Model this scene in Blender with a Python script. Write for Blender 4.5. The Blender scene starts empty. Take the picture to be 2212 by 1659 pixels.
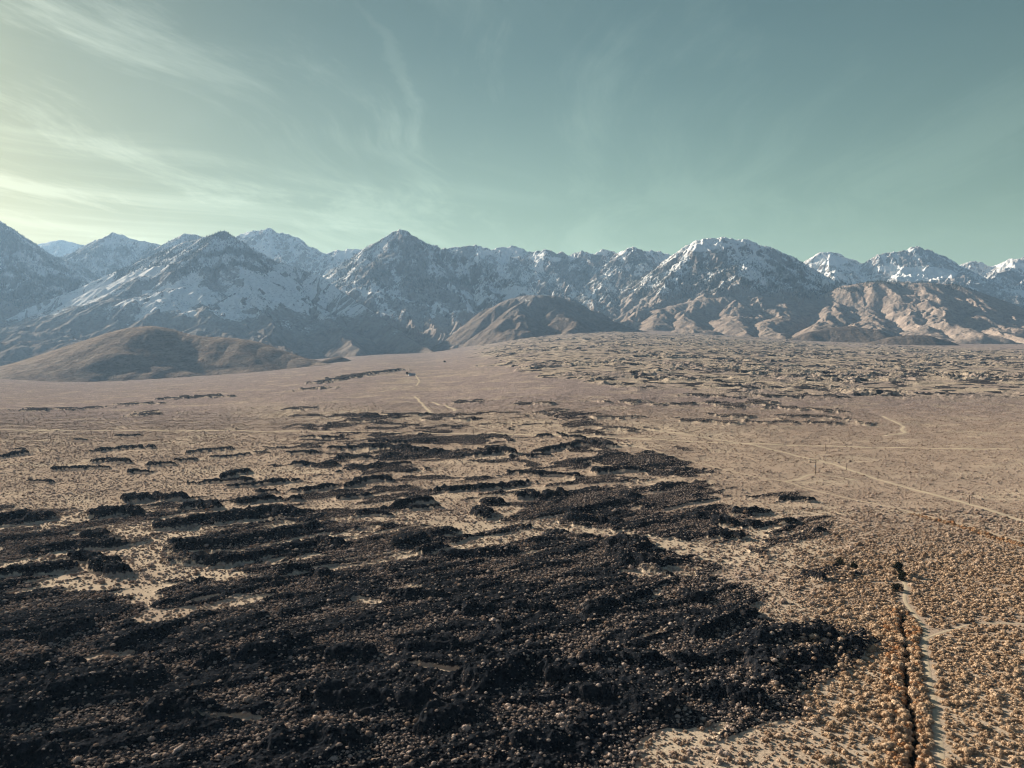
import bpy, math, random
import numpy as np
from mathutils import Vector

random.seed(7)
rng = np.random.default_rng(11)
R = math.radians
scene = bpy.context.scene
COL = scene.collection

# ------------------------------------------------------------------ camera
CAM_Z = 110.0
FOC = 1640.0 / 2212.0            # focal length / frame width
PITCH = math.atan(0.0445)
cam_d = bpy.data.cameras.new("camera")
cam = bpy.data.objects.new("camera", cam_d)
COL.objects.link(cam)
cam_d.sensor_width = 36.0
cam_d.lens = 36.0 * FOC
cam_d.clip_start = 1.0
cam_d.clip_end = 200000.0
cam.location = (0, 0, CAM_Z)
cam.rotation_euler = (R(90) - PITCH, 0, 0)
scene.camera = cam

# ------------------------------------------------------------------ sun, sky, exposure
SUN_AZ = -50.0      # degrees from the view direction (+Y), negative = left
SUN_EL = 20.5
az, el = R(SUN_AZ), R(SUN_EL)
SUN = np.array([math.sin(az) * math.cos(el), math.cos(az) * math.cos(el), math.sin(el)])
sun_d = bpy.data.lights.new("sun", 'SUN')
sun_d.energy = 5.0
sun_d.angle = R(0.5)
sun_d.color = (1.0, 0.87, 0.735)
sun = bpy.data.objects.new("sun", sun_d)
COL.objects.link(sun)
sun.rotation_euler = Vector((-SUN[0], -SUN[1], -SUN[2])).to_track_quat('-Z', 'Y').to_euler()

vs = scene.view_settings
scene.display_settings.display_device = 'sRGB'
vs.view_transform = 'Standard'
vs.look = 'None'
vs.exposure = 1.14
vs.gamma = 1.0
vs.use_curve_mapping = False
scene.cycles.use_denoising = True
scene.cycles.filter_width = 1.15
scene.cycles.max_bounces = 5
scene.cycles.diffuse_bounces = 2
scene.cycles.volume_bounces = 1
scene.cycles.use_adaptive_sampling = False


class NT:
    """small helper to write node trees"""
    def __init__(self, tree):
        self.t = tree
        self.n = tree.nodes
        self.l = tree.links

    def new(self, kind, **kw):
        nd = self.n.new(kind)
        for k, v in kw.items():
            setattr(nd, k, v)
        return nd

    def link(self, a, b):
        self.l.new(a, b)

    def put(self, sock, v):
        if isinstance(v, bpy.types.NodeSocket):
            self.l.new(v, sock)
        elif isinstance(v, (tuple, list)) and len(v) == 3 and sock.type == 'RGBA':
            sock.default_value = (v[0], v[1], v[2], 1)
        else:
            sock.default_value = v

    def math(self, op, a, b=None, c=None, clamp=False):
        nd = self.new('ShaderNodeMath', operation=op, use_clamp=clamp)
        self.put(nd.inputs[0], a)
        if b is not None:
            self.put(nd.inputs[1], b)
        if c is not None:
            self.put(nd.inputs[2], c)
        return nd.outputs[0]

    def vmath(self, op, a, b=None, scale=None):
        nd = self.new('ShaderNodeVectorMath', operation=op)
        self.put(nd.inputs[0], a)
        if b is not None:
            self.put(nd.inputs[1], b)
        if scale is not None:
            self.put(nd.inputs['Scale'], scale)
        return nd.outputs[0] if op not in ('DOT_PRODUCT', 'LENGTH') else nd.outputs['Value']

    def ss(self, x, lo, hi, a=0.0, b=1.0):
        nd = self.new('ShaderNodeMapRange', interpolation_type='SMOOTHSTEP')
        self.put(nd.inputs[0], x)
        self.put(nd.inputs[1], lo)
        self.put(nd.inputs[2], hi)
        self.put(nd.inputs[3], a)
        self.put(nd.inputs[4], b)
        return nd.outputs[0]

    def mix(self, fac, a, b, blend='MIX'):
        nd = self.new('ShaderNodeMix', data_type='RGBA', blend_type=blend)
        self.put(nd.inputs[0], fac)
        self.put(nd.inputs[6], a)
        self.put(nd.inputs[7], b)
        return nd.outputs[2]

    def noise(self, vec, scale, detail=4.0, rough=0.5, dist=0.0, lac=2.0):
        nd = self.new('ShaderNodeTexNoise')
        self.put(nd.inputs['Vector'], vec)
        self.put(nd.inputs['Scale'], scale)
        self.put(nd.inputs['Detail'], detail)
        self.put(nd.inputs['Roughness'], rough)
        self.put(nd.inputs['Lacunarity'], lac)
        self.put(nd.inputs['Distortion'], dist)
        return nd.outputs['Fac']

    def voronoi(self, vec, scale, feature='F1', rand=1.0):
        nd = self.new('ShaderNodeTexVoronoi', feature=feature)
        self.put(nd.inputs['Vector'], vec)
        self.put(nd.inputs['Scale'], scale)
        self.put(nd.inputs['Randomness'], rand)
        return nd

    def attr(self, name, kind='GEOMETRY'):
        nd = self.new('ShaderNodeAttribute', attribute_name=name, attribute_type=kind)
        return nd.outputs['Fac']


def make_world():
    w = bpy.data.worlds.new("World")
    scene.world = w
    w.use_nodes = True
    w.node_tree.nodes.clear()
    T = NT(w.node_tree)
    sky = T.new('ShaderNodeTexSky', sky_type='NISHITA')
    sky.sun_disc = False
    sky.sun_elevation = R(SUN_EL)
    sky.sun_rotation = R(SUN_AZ)
    sky.altitude = 1400
    sky.air_density = 1.0
    sky.dust_density = 1.6
    sky.ozone_density = 1.0
    tc = T.new('ShaderNodeTexCoord')
    d = T.vmath('NORMALIZE', tc.outputs['Generated'])
    sep = T.new('ShaderNodeSeparateXYZ')
    T.link(d, sep.inputs[0])
    x, y, z = sep.outputs
    hi = T.ss(z, 0.06, 0.42)
    tint = T.mix(hi, (0.96, 0.94, 0.425), (0.57, 0.69, 0.425))
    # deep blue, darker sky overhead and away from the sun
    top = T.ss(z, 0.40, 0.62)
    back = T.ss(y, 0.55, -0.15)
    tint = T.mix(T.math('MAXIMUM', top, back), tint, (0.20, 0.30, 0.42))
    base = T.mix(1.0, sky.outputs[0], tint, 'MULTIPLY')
    # high thin cirrus, laid out on a flat layer far above the ground
    zz = T.math('MAXIMUM', z, 0.02)
    px = T.math('DIVIDE', x, T.math('ADD', zz, 0.06))
    py = T.math('DIVIDE', y, T.math('ADD', zz, 0.06))
    cmb = T.new('ShaderNodeCombineXYZ')
    T.link(px, cmb.inputs[0])
    T.link(py, cmb.inputs[1])
    P = cmb.outputs[0]
    warp = T.new('ShaderNodeTexNoise')
    T.put(warp.inputs['Vector'], P)
    T.put(warp.inputs['Scale'], 0.30)
    T.put(warp.inputs['Detail'], 2.0)
    wv = T.vmath('SCALE', T.vmath('SUBTRACT', warp.outputs['Color'], (0.5, 0.5, 0.5)), scale=2.2)
    P2 = T.vmath('ADD', P, wv)
    rot = T.new('ShaderNodeMapping', vector_type='TEXTURE')
    T.link(P2, rot.inputs[0])
    rot.inputs['Rotation'].default_value = (0, 0, R(80))
    rot.inputs['Scale'].default_value = (6.0, 1.0, 1.0)
    streak = T.noise(rot.outputs[0], 2.1, 9.0, 0.68)
    cover = T.noise(P, 0.33, 3.0, 0.5)
    # more cirrus on the left (towards the sun) and low down
    left = T.ss(T.math('DIVIDE', x, T.math('MAXIMUM', y, 0.05)), -0.85, 0.35, 1.0, 0.0)
    m = T.math('MULTIPLY', T.ss(streak, 0.46, 0.66), T.ss(cover, 0.32, 0.50))
    m = T.math('MULTIPLY', m, T.math('MULTIPLY_ADD', left, 0.95, 0.22))
    # broad thin veil
    veil = T.math('MULTIPLY', T.ss(T.noise(P2, 0.5, 4.0, 0.55), 0.35, 0.75), T.math('MULTIPLY_ADD', left, 0.36, 0.08))
    m = T.math('ADD', m, veil, clamp=True)
    # finer second layer of filaments running across the first
    rot2 = T.new('ShaderNodeMapping', vector_type='TEXTURE')
    T.link(P2, rot2.inputs[0])
    rot2.inputs['Rotation'].default_value = (0, 0, R(38))
    rot2.inputs['Scale'].default_value = (5.0, 0.55, 1.0)
    s2 = T.noise(rot2.outputs[0], 1.1, 8.0, 0.6)
    c2 = T.noise(T.vmath('ADD', P, (5.0, 3.0, 0.0)), 0.42, 2.0, 0.5)
    m2 = T.math('MULTIPLY', T.math('MULTIPLY', T.ss(s2, 0.47, 0.68), T.ss(c2, 0.40, 0.58)), T.math('MULTIPLY_ADD', left, 0.75, 0.10))
    m = T.math('ADD', m, m2, clamp=True)
    # one separate upright wisp left of the middle
    wn = T.new('ShaderNodeTexNoise')
    T.put(wn.inputs['Vector'], P)
    T.put(wn.inputs['Scale'], 5.0)
    T.put(wn.inputs['Detail'], 4.0)
    q = T.vmath('ADD', P, T.vmath('SCALE', T.vmath('SUBTRACT', wn.outputs['Color'], (0.5, 0.5, 0.5)), scale=0.20))
    sq = T.new('ShaderNodeSeparateXYZ')
    T.link(q, sq.inputs[0])
    qx = T.math('DIVIDE', T.math('SUBTRACT', T.math('MULTIPLY_ADD', sq.outputs[1], -0.07, sq.outputs[0]), -0.505), 0.024)
    qy = T.math('DIVIDE', T.math('SUBTRACT', sq.outputs[1], 2.34), 0.36)
    r2 = T.math('ADD', T.math('MULTIPLY', qx, qx), T.math('MULTIPLY', qy, qy))
    m = T.math('ADD', m, T.math('MULTIPLY', T.ss(r2, 2.2, 0.0), 0.17), clamp=True)
    cd = T.vmath('DOT_PRODUCT', d, tuple(float(v) for v in SUN))
    glow = T.math('POWER', T.math('MAXIMUM', cd, 0.0), 5.0)
    damp = T.math('DIVIDE', 1.0, T.math('MULTIPLY_ADD', T.math('POWER', T.math('MAXIMUM', cd, 0.0), 4.0), 0.75, 1.0))
    base = T.vmath('SCALE', base, scale=damp)
    base = T.mix(T.math('MULTIPLY', glow, 1.6, clamp=True), base, T.mix(1.0, base, (1.12, 0.98, 0.90), 'MULTIPLY'))
    cl = T.mix(glow, (1.55, 1.85, 1.45), (2.9, 2.95, 2.5))
    out = T.vmath('ADD', base, T.vmath('SCALE', cl, scale=m))
    bg = T.new('ShaderNodeBackground')
    T.link(out, bg.inputs[0])
    bg.inputs[1].default_value = 0.0515
    o = T.new('ShaderNodeOutputWorld')
    T.link(bg.outputs[0], o.inputs[0])


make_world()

# ------------------------------------------------------------------ numpy noise
def hash2(ix, iy, seed):
    h = (ix.astype(np.int64) * 374761393 + iy.astype(np.int64) * 668265263 + seed * 1274126177) & 0xffffffff
    h = ((h ^ (h >> 13)) * 1274126177) & 0xffffffff
    h = (h ^ (h >> 16)) & 0xffffffff
    return h


def perlin(x, y, seed=0):
    xf, yf = np.floor(x), np.floor(y)
    fx, fy = (x - xf).astype(np.float32), (y - yf).astype(np.float32)
    ix, iy = xf.astype(np.int64), yf.astype(np.int64)
    ux = fx * fx * fx * (fx * (fx * 6 - 15) + 10)
    uy = fy * fy * fy * (fy * (fy * 6 - 15) + 10)

    def g(i, j):
        a = hash2(ix + i, iy + j, seed).astype(np.float32) * np.float32(2 * math.pi / 4294967296.0)
        return np.cos(a) * (fx - i) + np.sin(a) * (fy - j)
    a = g(0, 0)
    a = a + (g(1, 0) - a) * ux
    b = g(0, 1)
    b = b + (g(1, 1) - b) * ux
    return (a + (b - a) * uy) * 1.5


def fbm(x, y, octv=4, seed=0, gain=0.5, lac=2.03):
    s, a = 0, 1.0
    for o in range(octv):
        s = s + a * perlin(x, y, seed + o * 17)
        a *= gain
        x = x * lac + 13.7
        y = y * lac - 7.3
    return s


def ridged(x, y, octv=4, seed=0, gain=0.5):
    s, a, n = 0, 1.0, 0
    for o in range(octv):
        s = s + a * (1 - np.abs(perlin(x, y, seed + o * 31)) * 1.6)
        n += a
        a *= gain
        x = x * 2.07 + 3.1
        y = y * 2.07 - 9.2
    return s / n


def sstep(x, a, b):
    t = np.clip((x - a) / (b - a), 0, 1)
    return t * t * (3 - 2 * t)


def gullies(x, y, sx, sy, lam, octv, seed, amp=0.11):
    """fluvial gullies running down the slope (sx, sy); returns relative height"""
    H = np.zeros_like(x)
    Hf = np.zeros_like(x)
    dx = np.zeros_like(x)
    dy = np.zeros_like(x)
    a = lam * amp
    f = 1.0 / lam
    for o in range(octv):
        gx = sx + dx
        gy = sy + dy
        n = np.sqrt(gx * gx + gy * gy) + 1e-4
        px_, py_ = -gy / n, gx / n
        st = np.minimum(n / 0.25, 1.0)
        X, Y = x * f, y * f
        fx, fy = np.floor(X), np.floor(Y)
        h = np.zeros_like(x)
        hx = np.zeros_like(x)
        hy = np.zeros_like(x)
        wsum = np.zeros_like(x)
        for i in (-1, 0, 1):
            for j in (-1, 0, 1):
                hh = hash2(fx + i, fy + j, seed + o * 7)
                rx = (hh & 0xffff).astype(np.float32) / 65536.0
                ry = (hh >> 16).astype(np.float32) / 65536.0
                vx = (X - fx - i - rx).astype(np.float32)
                vy = (Y - fy - j - ry).astype(np.float32)
                w = np.exp(-2.6 * (vx * vx + vy * vy))
                m = (vx * px_ + vy * py_) * 6.0
                c = np.cos(m)
                s = np.sin(m)
                h += w * c
                hx -= w * s * px_
                hy -= w * s * py_
                wsum += w
        wsum += 1e-4
        h /= wsum
        H += a * h * st
        if o >= 2:
            Hf += h * st * (0.8 ** (o - 2))
        k = a * f * 6.0
        dx += hx / wsum * k
        dy += hy / wsum * k
        a *= 0.48
        f *= 1.95
    return H, Hf / 2.2


# ------------------------------------------------------------------ picture <-> world
CP, SP = math.cos(PITCH), math.sin(PITCH)


def ray(x, y):
    """direction (X/Y, Z/Y) of a point given in survey units (frame 2212 x 1659)"""
    u = (np.asarray(x, float) - 1106.0) / 1640.0
    v = (829.5 - np.asarray(y, float)) / 1640.0
    f = CP + v * SP
    return u / f, (v * CP - SP) / f


def unray(X, Y, Z):
    Y = np.maximum(Y, 1.0)
    dz = Z - CAM_Z
    f = Y * CP - dz * SP
    v = (dz * CP + Y * SP) / f
    return 1106.0 + 1640.0 * X / f, 829.5 - 1640.0 * v


EDGE = [(-500, 812, 3900), (0, 815, 3900), (150, 826, 3900), (400, 812, 4200), (600, 796, 4500), (750, 776, 5000),
        (900, 768, 5600), (1000, 765, 6000), (1060, 740, 6400), (1200, 722, 6900), (1300, 716, 7000), (1500, 722, 7000),
        (1700, 735, 6800), (1900, 745, 6200), (2212, 750, 5700), (2700, 752, 5600)]
_e = np.array(EDGE, float)
_u, _t = ray(_e[:, 0], _e[:, 1])
E_U = np.linspace(_u[0], _u[-1], 200)
E_R = np.interp(E_U, _u, _e[:, 2])
E_Z = CAM_Z + np.interp(E_U, _u, _t) * E_R
_k = np.ones(13) / 13
E_R = np.convolve(np.pad(E_R, 6, 'edge'), _k, 'valid')
E_Z = np.convolve(np.pad(E_Z, 6, 'edge'), _k, 'valid')


def zbase(X, Y):
    u = X / np.maximum(Y, 50.0)
    re = np.interp(u, E_U, E_R)
    ze = np.interp(u, E_U, E_Z)
    s = np.clip((Y - 450.0) / (re - 450.0), 0, 1.15)
    return ze * s ** 1.3


def drop(x, y):
    """ground point under a survey position"""
    u, t = ray(x, y)
    lo, hi = 60.0, 9000.0
    d = np.linspace(lo, hi, 4000)
    zr = CAM_Z + t * d
    g = zbase(u * d, d)
    k = np.argmax(zr <= g)
    if k == 0:
        k = len(d) - 1
    a, b = d[k - 1], d[k]
    for _ in range(20):
        m = (a + b) / 2
        if CAM_Z + t * m <= zbase(u * m, m):
            b = m
        else:
            a = m
    return float(u * b), float(b)


def F(*pts):      # full-resolution survey points -> ground points
    return [drop(a * 0.54861, b * 0.54861) for a, b in pts]


def O(*pts):
    return [drop(a, b) for a, b in pts]


def seg_dist(X, Y, pts):
    """distance to a polyline and parameter along it"""
    best = np.full(X.shape, 1e9, np.float32)
    par = np.zeros(X.shape, np.float32)
    for i in range(len(pts) - 1):
        ax, ay = pts[i][:2]
        bx, by = pts[i + 1][:2]
        L2 = (bx - ax) ** 2 + (by - ay) ** 2 + 1e-6
        t = np.clip(((X - ax) * (bx - ax) + (Y - ay) * (by - ay)) / L2, 0, 1)
        dd = np.hypot(X - ax - t * (bx - ax), Y - ay - t * (by - ay))
        m = dd < best
        best = np.where(m, dd, best)
        par = np.where(m, i + t, par)
    return best, par


# ------------------------------------------------------------------ the tracks
TRACKS = {
    'valley': dict(pts=O((-400, 925), (-100, 927), (0, 928), (250, 929.5), (500, 931), (760, 933), (1000, 936), (1150, 939), (1300, 945), (1500, 954), (1640, 960),
                         (1800, 964), (1950, 968), (2100, 970), (2212, 971), (2500, 974)), w=5.0),
    'slant': dict(pts=O((1330, 921), (1450, 935), (1560, 950), (1635, 964)) + O((1700, 978), (1800, 1003), (1908, 1040), (2010, 1067), (2110, 1093), (2212, 1125), (2400, 1180)), w=3.6),
    'lower': dict(pts=O((1240, 938), (1300, 947), (1380, 966), (1474, 992), (1560, 1014), (1640, 1032), (1700, 1041),
                        (1760, 1060), (1850, 1080), (1940, 1100), (2000, 1114), (2060, 1130), (2130, 1148), (2212, 1170), (2350, 1205)), w=1.2),
    'spur': dict(pts=O((1695, 1041), (1722, 1036), (1735, 1030), (1760, 1024), (1800, 1030), (1850, 1038)), w=2.4),
    'near': dict(pts=F((3560, 2290), (3570, 2330), (3555, 2362), (3580, 2395), (3620, 2440), (3650, 2490), (3642, 2528), (3636, 2564), (3654, 2619), (3660, 2710),
                       (3684, 2771), (3690, 2832), (3697, 2923), (3709, 3024), (3720, 3200), (3735, 3500)), w=1.7),
    'branch': dict(pts=F((3645, 2515), (3700, 2490), (3790, 2462), (3860, 2450), (3940, 2452), (4032, 2455), (4200, 2450)), w=1.0),
    'fan': dict(pts=F((1790, 1650), (1770, 1640), (1700, 1625), (1697, 1622), (1675, 1602), (1665, 1594), (1650, 1578), (1632, 1562)), w=5.0),
    'ranch': dict(pts=F((1350, 1556), (1500, 1543), (1560, 1530), (1610, 1524), (1640, 1518), (1652, 1500), (1645, 1490), (1635, 1477)), w=4.5),
    'wash': dict(pts=F((1790, 1620), (1790, 1613), (1770, 1604), (1740, 1595), (1700, 1583)), w=5.0),
    'gravel': dict(pts=F((3475, 1635), (3500, 1650), (3535, 1668), (3560, 1680), (3550, 1692), (3565, 1704), (3540, 1712), (3480, 1718)), w=4.0),
    'lava': dict(pts=O((1180, 1137), (1260, 1140), (1330, 1150), (1420, 1165), (1500, 1187), (1560, 1200), (1640, 1222), (1700, 1245)), w=2.0),
}
# straighten the connection of fan track: points must run in order
TRACKS['fan']['pts'] = F((1632, 1562), (1645, 1570), (1652, 1581), (1668, 1594), (1664, 1598), (1675, 1603), (1685, 1615), (1697, 1626))

DITCH = F((3557, 2418), (3551, 2479), (3569, 2546), (3569, 2601), (3563, 2649), (3575, 2710), (3578, 2771), (3593, 2832),
          (3605, 2892), (3600, 2953), (3590, 3024), (3580, 3200), (3575, 3500))

# lava density 0..9, 24 x 17 cells (168 x 80 px of the full photograph from y = 1660)
LAVA = """
111200358554562000000000
323334566887477621000000
142222455865555852000000
111133355636576665310000
857878766425789774420000
764469886547887885640000
653567858678797967530100
532347778998887730452000
775287788798888677201000
888376879988878797642100
899988989888888699883010
898899888889888789894000
989999988889999857753000
999989999999988986511000
898989899999889895300000
788988898998898553000000
877887989999989511000000
"""
_L = np.array([[int(c) for c in r] for r in LAVA.split()], float) / 9.0


def lava_density(sx, sy):
    fx = np.clip(sx / 0.54861 / 168.0 - 0.5, 0, 22.999)
    fy = np.clip((sy / 0.54861 - 1660.0) / 80.0 - 0.5, 0, 15.999)
    i, j = fx.astype(int), fy.astype(int)
    a, b = fx - i, fy - j
    v = (_L[j, i] * (1 - a) + _L[j, i + 1] * a) * (1 - b) + (_L[j + 1, i] * (1 - a) + _L[j + 1, i + 1] * a) * b
    return np.where((sy < 890), 0, v)


# explicit dark rock ridges (survey polylines, half width m, height m)
def Z4(*p): return [(a / 3.0003, 822.9 + b / 3.0003) for a, b in p]
def Z5(*p): return [(737.3 + a / 3.0003, 822.9 + b / 3.0003) for a, b in p]
def Z6(*p): return [(1474.7 + a / 3.0003, 822.9 + b / 3.0003) for a, b in p]
def ZL(*p): return [(a / 3.0003, 1220.1 + b / 3.0003) for a, b in p]
def ZM(*p): return [(737.3 + a / 3.0003, 1220.1 + b / 3.0003) for a, b in p]
def ZR(*p): return [(1474.7 + a / 3.0003, 1220.1 + b / 3.0003) for a, b in p]


RIDGES = [
    (Z4((780, 358), (880, 360)), 7, 5), (Z4((480, 388), (550, 388)), 6, 2.5), (Z4((970, 390), (1005, 390)), 5, 3),
    (Z4((600, 460), (800, 437), (960, 435)), 8, 5), (Z4((0, 500), (90, 478), (200, 468)), 6, 5), (Z4((90, 446), (170, 446)), 5, 3),
    (Z4((600, 530), (700, 522), (840, 532)), 9, 6), (Z4((350, 572), (500, 570), (700, 565)), 5, 4), (Z4((980, 548), (1110, 548)), 7, 4),
    (Z4((1230, 468), (1350, 455), (1490, 445)), 7, 4), (Z4((1150, 518), (1250, 516)), 5, 3), (Z4((1390, 500), (1600, 478)), 6, 3),
    (Z4((1450, 630), (1500, 605), (1575, 600)), 8, 6), (Z4((1210, 662), (1590, 650)), 5, 3), (Z4((860, 596), (975, 592)), 5, 3),
    (Z4((190, 655), (330, 655)), 5, 3), (Z4((1960, 365), (2212, 372)), 7, 4), (Z4((1500, 685), (1700, 670), (1930, 650)), 5, 4),
    (Z4((900, 775), (1030, 760), (1160, 770)), 10, 9), (Z4((670, 880), (760, 862), (880, 862)), 9, 9), (Z4((1240, 830), (1330, 812), (1420, 820)), 9, 8),
    (Z4((1100, 955), (1300, 915), (1550, 890), (1760, 850), (1850, 870)), 11, 9), (Z4((0, 915), (130, 890), (250, 900)), 10, 9),
    (Z4((1230, 1080), (1450, 1060), (1700, 1020), (2040, 965)), 8, 8), (Z4((1110, 1090), (1150, 1150), (1200, 1180), (1300, 1180), (1500, 1185)), 7, 8),
    (Z4((560, 1080), (700, 1070), (910, 1040)), 7, 6), (Z4((480, 1150), (560, 1160), (640, 1210), (760, 1250)), 7, 8), (Z4((560, 1010), (640, 1005), (730, 1015)), 6, 6),
    (Z4((1560, 790), (1660, 770), (1760, 770)), 8, 6), (Z4((1800, 775), (1930, 770)), 6, 5), (Z4((1700, 725), (1900, 715), (2140, 690)), 6, 5),
    (Z4((1880, 470), (2050, 465)), 7, 4), (Z4((1890, 550), (2150, 545)), 6, 5), (Z4((0, 1265), (200, 1235), (430, 1220)), 7, 6),
    (Z4((1560, 1165), (1800, 1110), (2100, 1060)), 9, 6), (Z4((230, 1110), (460, 1070)), 7, 5), (Z4((1830, 1245), (1950, 1235), (2070, 1260)), 6, 6),
    (Z5((940, 480), (1000, 455), (1100, 465)), 12, 11), (Z5((1260, 470), (1400, 440), (1560, 405), (1750, 420)), 9, 7), (Z5((1280, 358), (1430, 355), (1540, 375)), 9, 6),
    (Z5((1120, 490), (1310, 488)), 6, 4), (Z5((0, 440), (200, 430), (400, 440), (580, 465)), 14, 7), (Z5((0, 500), (200, 505), (340, 490)), 10, 6),
    (Z5((200, 405), (480, 395), (560, 395)), 7, 5), (Z5((100, 565), (250, 550), (400, 545)), 9, 5), (Z5((1660, 595), (1750, 580), (1900, 580)), 8, 6),
    (Z5((1100, 600), (1300, 610), (1500, 620)), 5, 4), (Z5((610, 715), (900, 700), (1100, 685), (1210, 660)), 7, 6), (Z5((20, 690), (130, 655), (260, 640)), 8, 7),
    (Z5((340, 820), (480, 785), (560, 780)), 6, 7), (Z5((450, 830), (620, 820)), 4, 3), (Z5((110, 870), (190, 855), (290, 875)), 4, 4), (Z5((0, 760), (180, 745)), 5, 4),
    (Z5((1200, 750), (1300, 760), (1420, 735)), 9, 8), (Z5((900, 800), (1000, 795)), 7, 6), (Z5((900, 860), (950, 890)), 8, 7), (Z5((1500, 860), (1600, 850), (1760, 800)), 7, 7),
    (Z5((1530, 905), (1620, 910), (1700, 925)), 9, 8), (Z5((1840, 1050), (1900, 1130), (1960, 1200)), 13, 10), (Z5((380, 1060), (550, 1020), (700, 990)), 7, 7),
    (Z5((1830, 745), (1900, 760)), 6, 5), (Z5((560, 1110), (640, 1085)), 6, 6), (Z5((640, 1150), (900, 1130), (1100, 1110)), 6, 5),
    (Z6((120, 890), (220, 900), (270, 930)), 8, 8), (Z6((380, 860), (520, 855)), 7, 5), (Z6((180, 1000), (350, 1010)), 7, 6), (Z6((880, 985), (920, 990)), 3, 4),
    (Z6((650, 770), (850, 785)), 5, 4), (Z6((450, 940), (700, 930)), 6, 5), (Z6((840, 1270), (900, 1300)), 4, 5),
    (ZL((370, 470), (470, 440), (640, 400)), 5, 8), (ZL((800, 530), (1000, 480)), 6, 8), (ZL((350, 850), (650, 780), (900, 760)), 9, 9),
    (ZL((1300, 680), (1450, 630), (1800, 560), (1980, 530)), 7, 9), (ZL((1000, 980), (1130, 950), (1250, 980)), 7, 9), (ZL((0, 730), (200, 690)), 9, 9),
    (ZL((1850, 1150), (2050, 1120), (2212, 1180)), 7, 8), (ZL((2100, 880), (2212, 840)), 7, 9), (ZL((0, 1000), (300, 950)), 8, 9), (ZL((0, 1270), (250, 1290)), 5, 8),
    (ZM((400, 210), (530, 195), (640, 220)), 5, 7), (ZM((810, 310), (900, 290)), 5, 6), (ZM((1160, 280), (1300, 300)), 5, 6),
    (ZM((450, 560), (700, 560)), 7, 6), (ZM((950, 750), (1150, 650), (1300, 650), (1430, 740)), 9, 11), (ZM((0, 600), (120, 590)), 7, 8),
    (ZM((880, 600), (950, 595)), 3, 5), (ZM((100, 850), (300, 830), (560, 900)), 9, 9), (ZM((560, 1030), (800, 980)), 6, 7),
    (ZM((1600, 860), (1900, 900), (2100, 940)), 8, 8), (ZM((1600, 640), (1800, 600), (2000, 640)), 6, 7), (ZM((1640, 290), (1720, 270)), 6, 6), (ZM((1850, 250), (1990, 200)), 5, 6),
    (ZM((1050, 420), (1140, 400)), 4, 6), (ZM((1100, 1180), (1400, 1160)), 6, 6), (ZM((1500, 1130), (1750, 1100)), 6, 7),
    (ZR((100, 440), (250, 400), (380, 310)), 6, 6), (ZR((520, 500), (700, 470), (880, 470)), 8, 7), (ZR((500, 650), (560, 730), (590, 780)), 5, 7),
    (ZR((880, 560), (1000, 550), (1130, 530)), 4, 5), (ZR((100, 860), (280, 850), (390, 880)), 6, 6), (ZR((0, 640), (60, 640)), 5, 6), (ZR((680, 620), (850, 640)), 5, 6),
    (ZR((0, 200), (100, 230)), 5, 6),
]


def mid_dark():
    """dark rock outcrops of the middle distance"""
    L = [((329, 891), (337, 891)), ((360, 862), (470, 858)), ((60, 888), (130, 884)), ((150, 886), (235, 880)), ((280, 874), (330, 873)), ((395, 860), (460, 856)),
         ((660, 842), (690, 840)), ((690, 828), (800, 808)), ((730, 818), (860, 800)), ((800, 898), (880, 897)), ((940, 905), (1000, 906)),
         ((790, 910), (800, 910)), ((1430, 875), (1560, 872)), ((1560, 880), (1650, 868)), ((1670, 880), (1818, 890)), ((1590, 872), (1700, 882)),
         ((1480, 908), (1580, 912)), ((1640, 912), (1835, 915)), ((1700, 900), (1800, 903)), ((1330, 868), (1370, 870)), ((1300, 903), (1360, 900)),
         ((640, 885), (670, 884)), ((310, 897), (340, 895)), ((1130, 872), (1170, 873)), ((1600, 900), (1560, 898)), ((1180, 890), (1210, 888)),
         ((1310, 925), (1370, 928)), ((1000, 870), (1013, 870)), ((1650, 857), (1810, 858)), ((1500, 855), (1580, 860))]
    return L


# ------------------------------------------------------------------ ground heights and covers
FARPOLY = [(1030, 748), (1100, 735), (1200, 722), (1300, 716), (1500, 722), (1700, 735), (1900, 748), (2300, 760), (2300, 912), (2212, 912), (2050, 908),
           (1930, 900), (1850, 872), (1700, 868), (1560, 866), (1560, 850), (1470, 838), (1350, 838), (1300, 830), (1200, 815), (1120, 800), (1060, 785)]


def inpoly(px, py, poly):
    """signed-ish membership: 1 inside"""
    ins = np.zeros(px.shape, bool)
    n = len(poly)
    for i in range(n):
        x1, y1 = poly[i]
        x2, y2 = poly[(i + 1) % n]
        c = ((y1 > py) != (y2 > py)) & (px < (x2 - x1) * (py - y1) / (y2 - y1 + 1e-9) + x1)
        ins ^= c
    return ins


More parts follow.
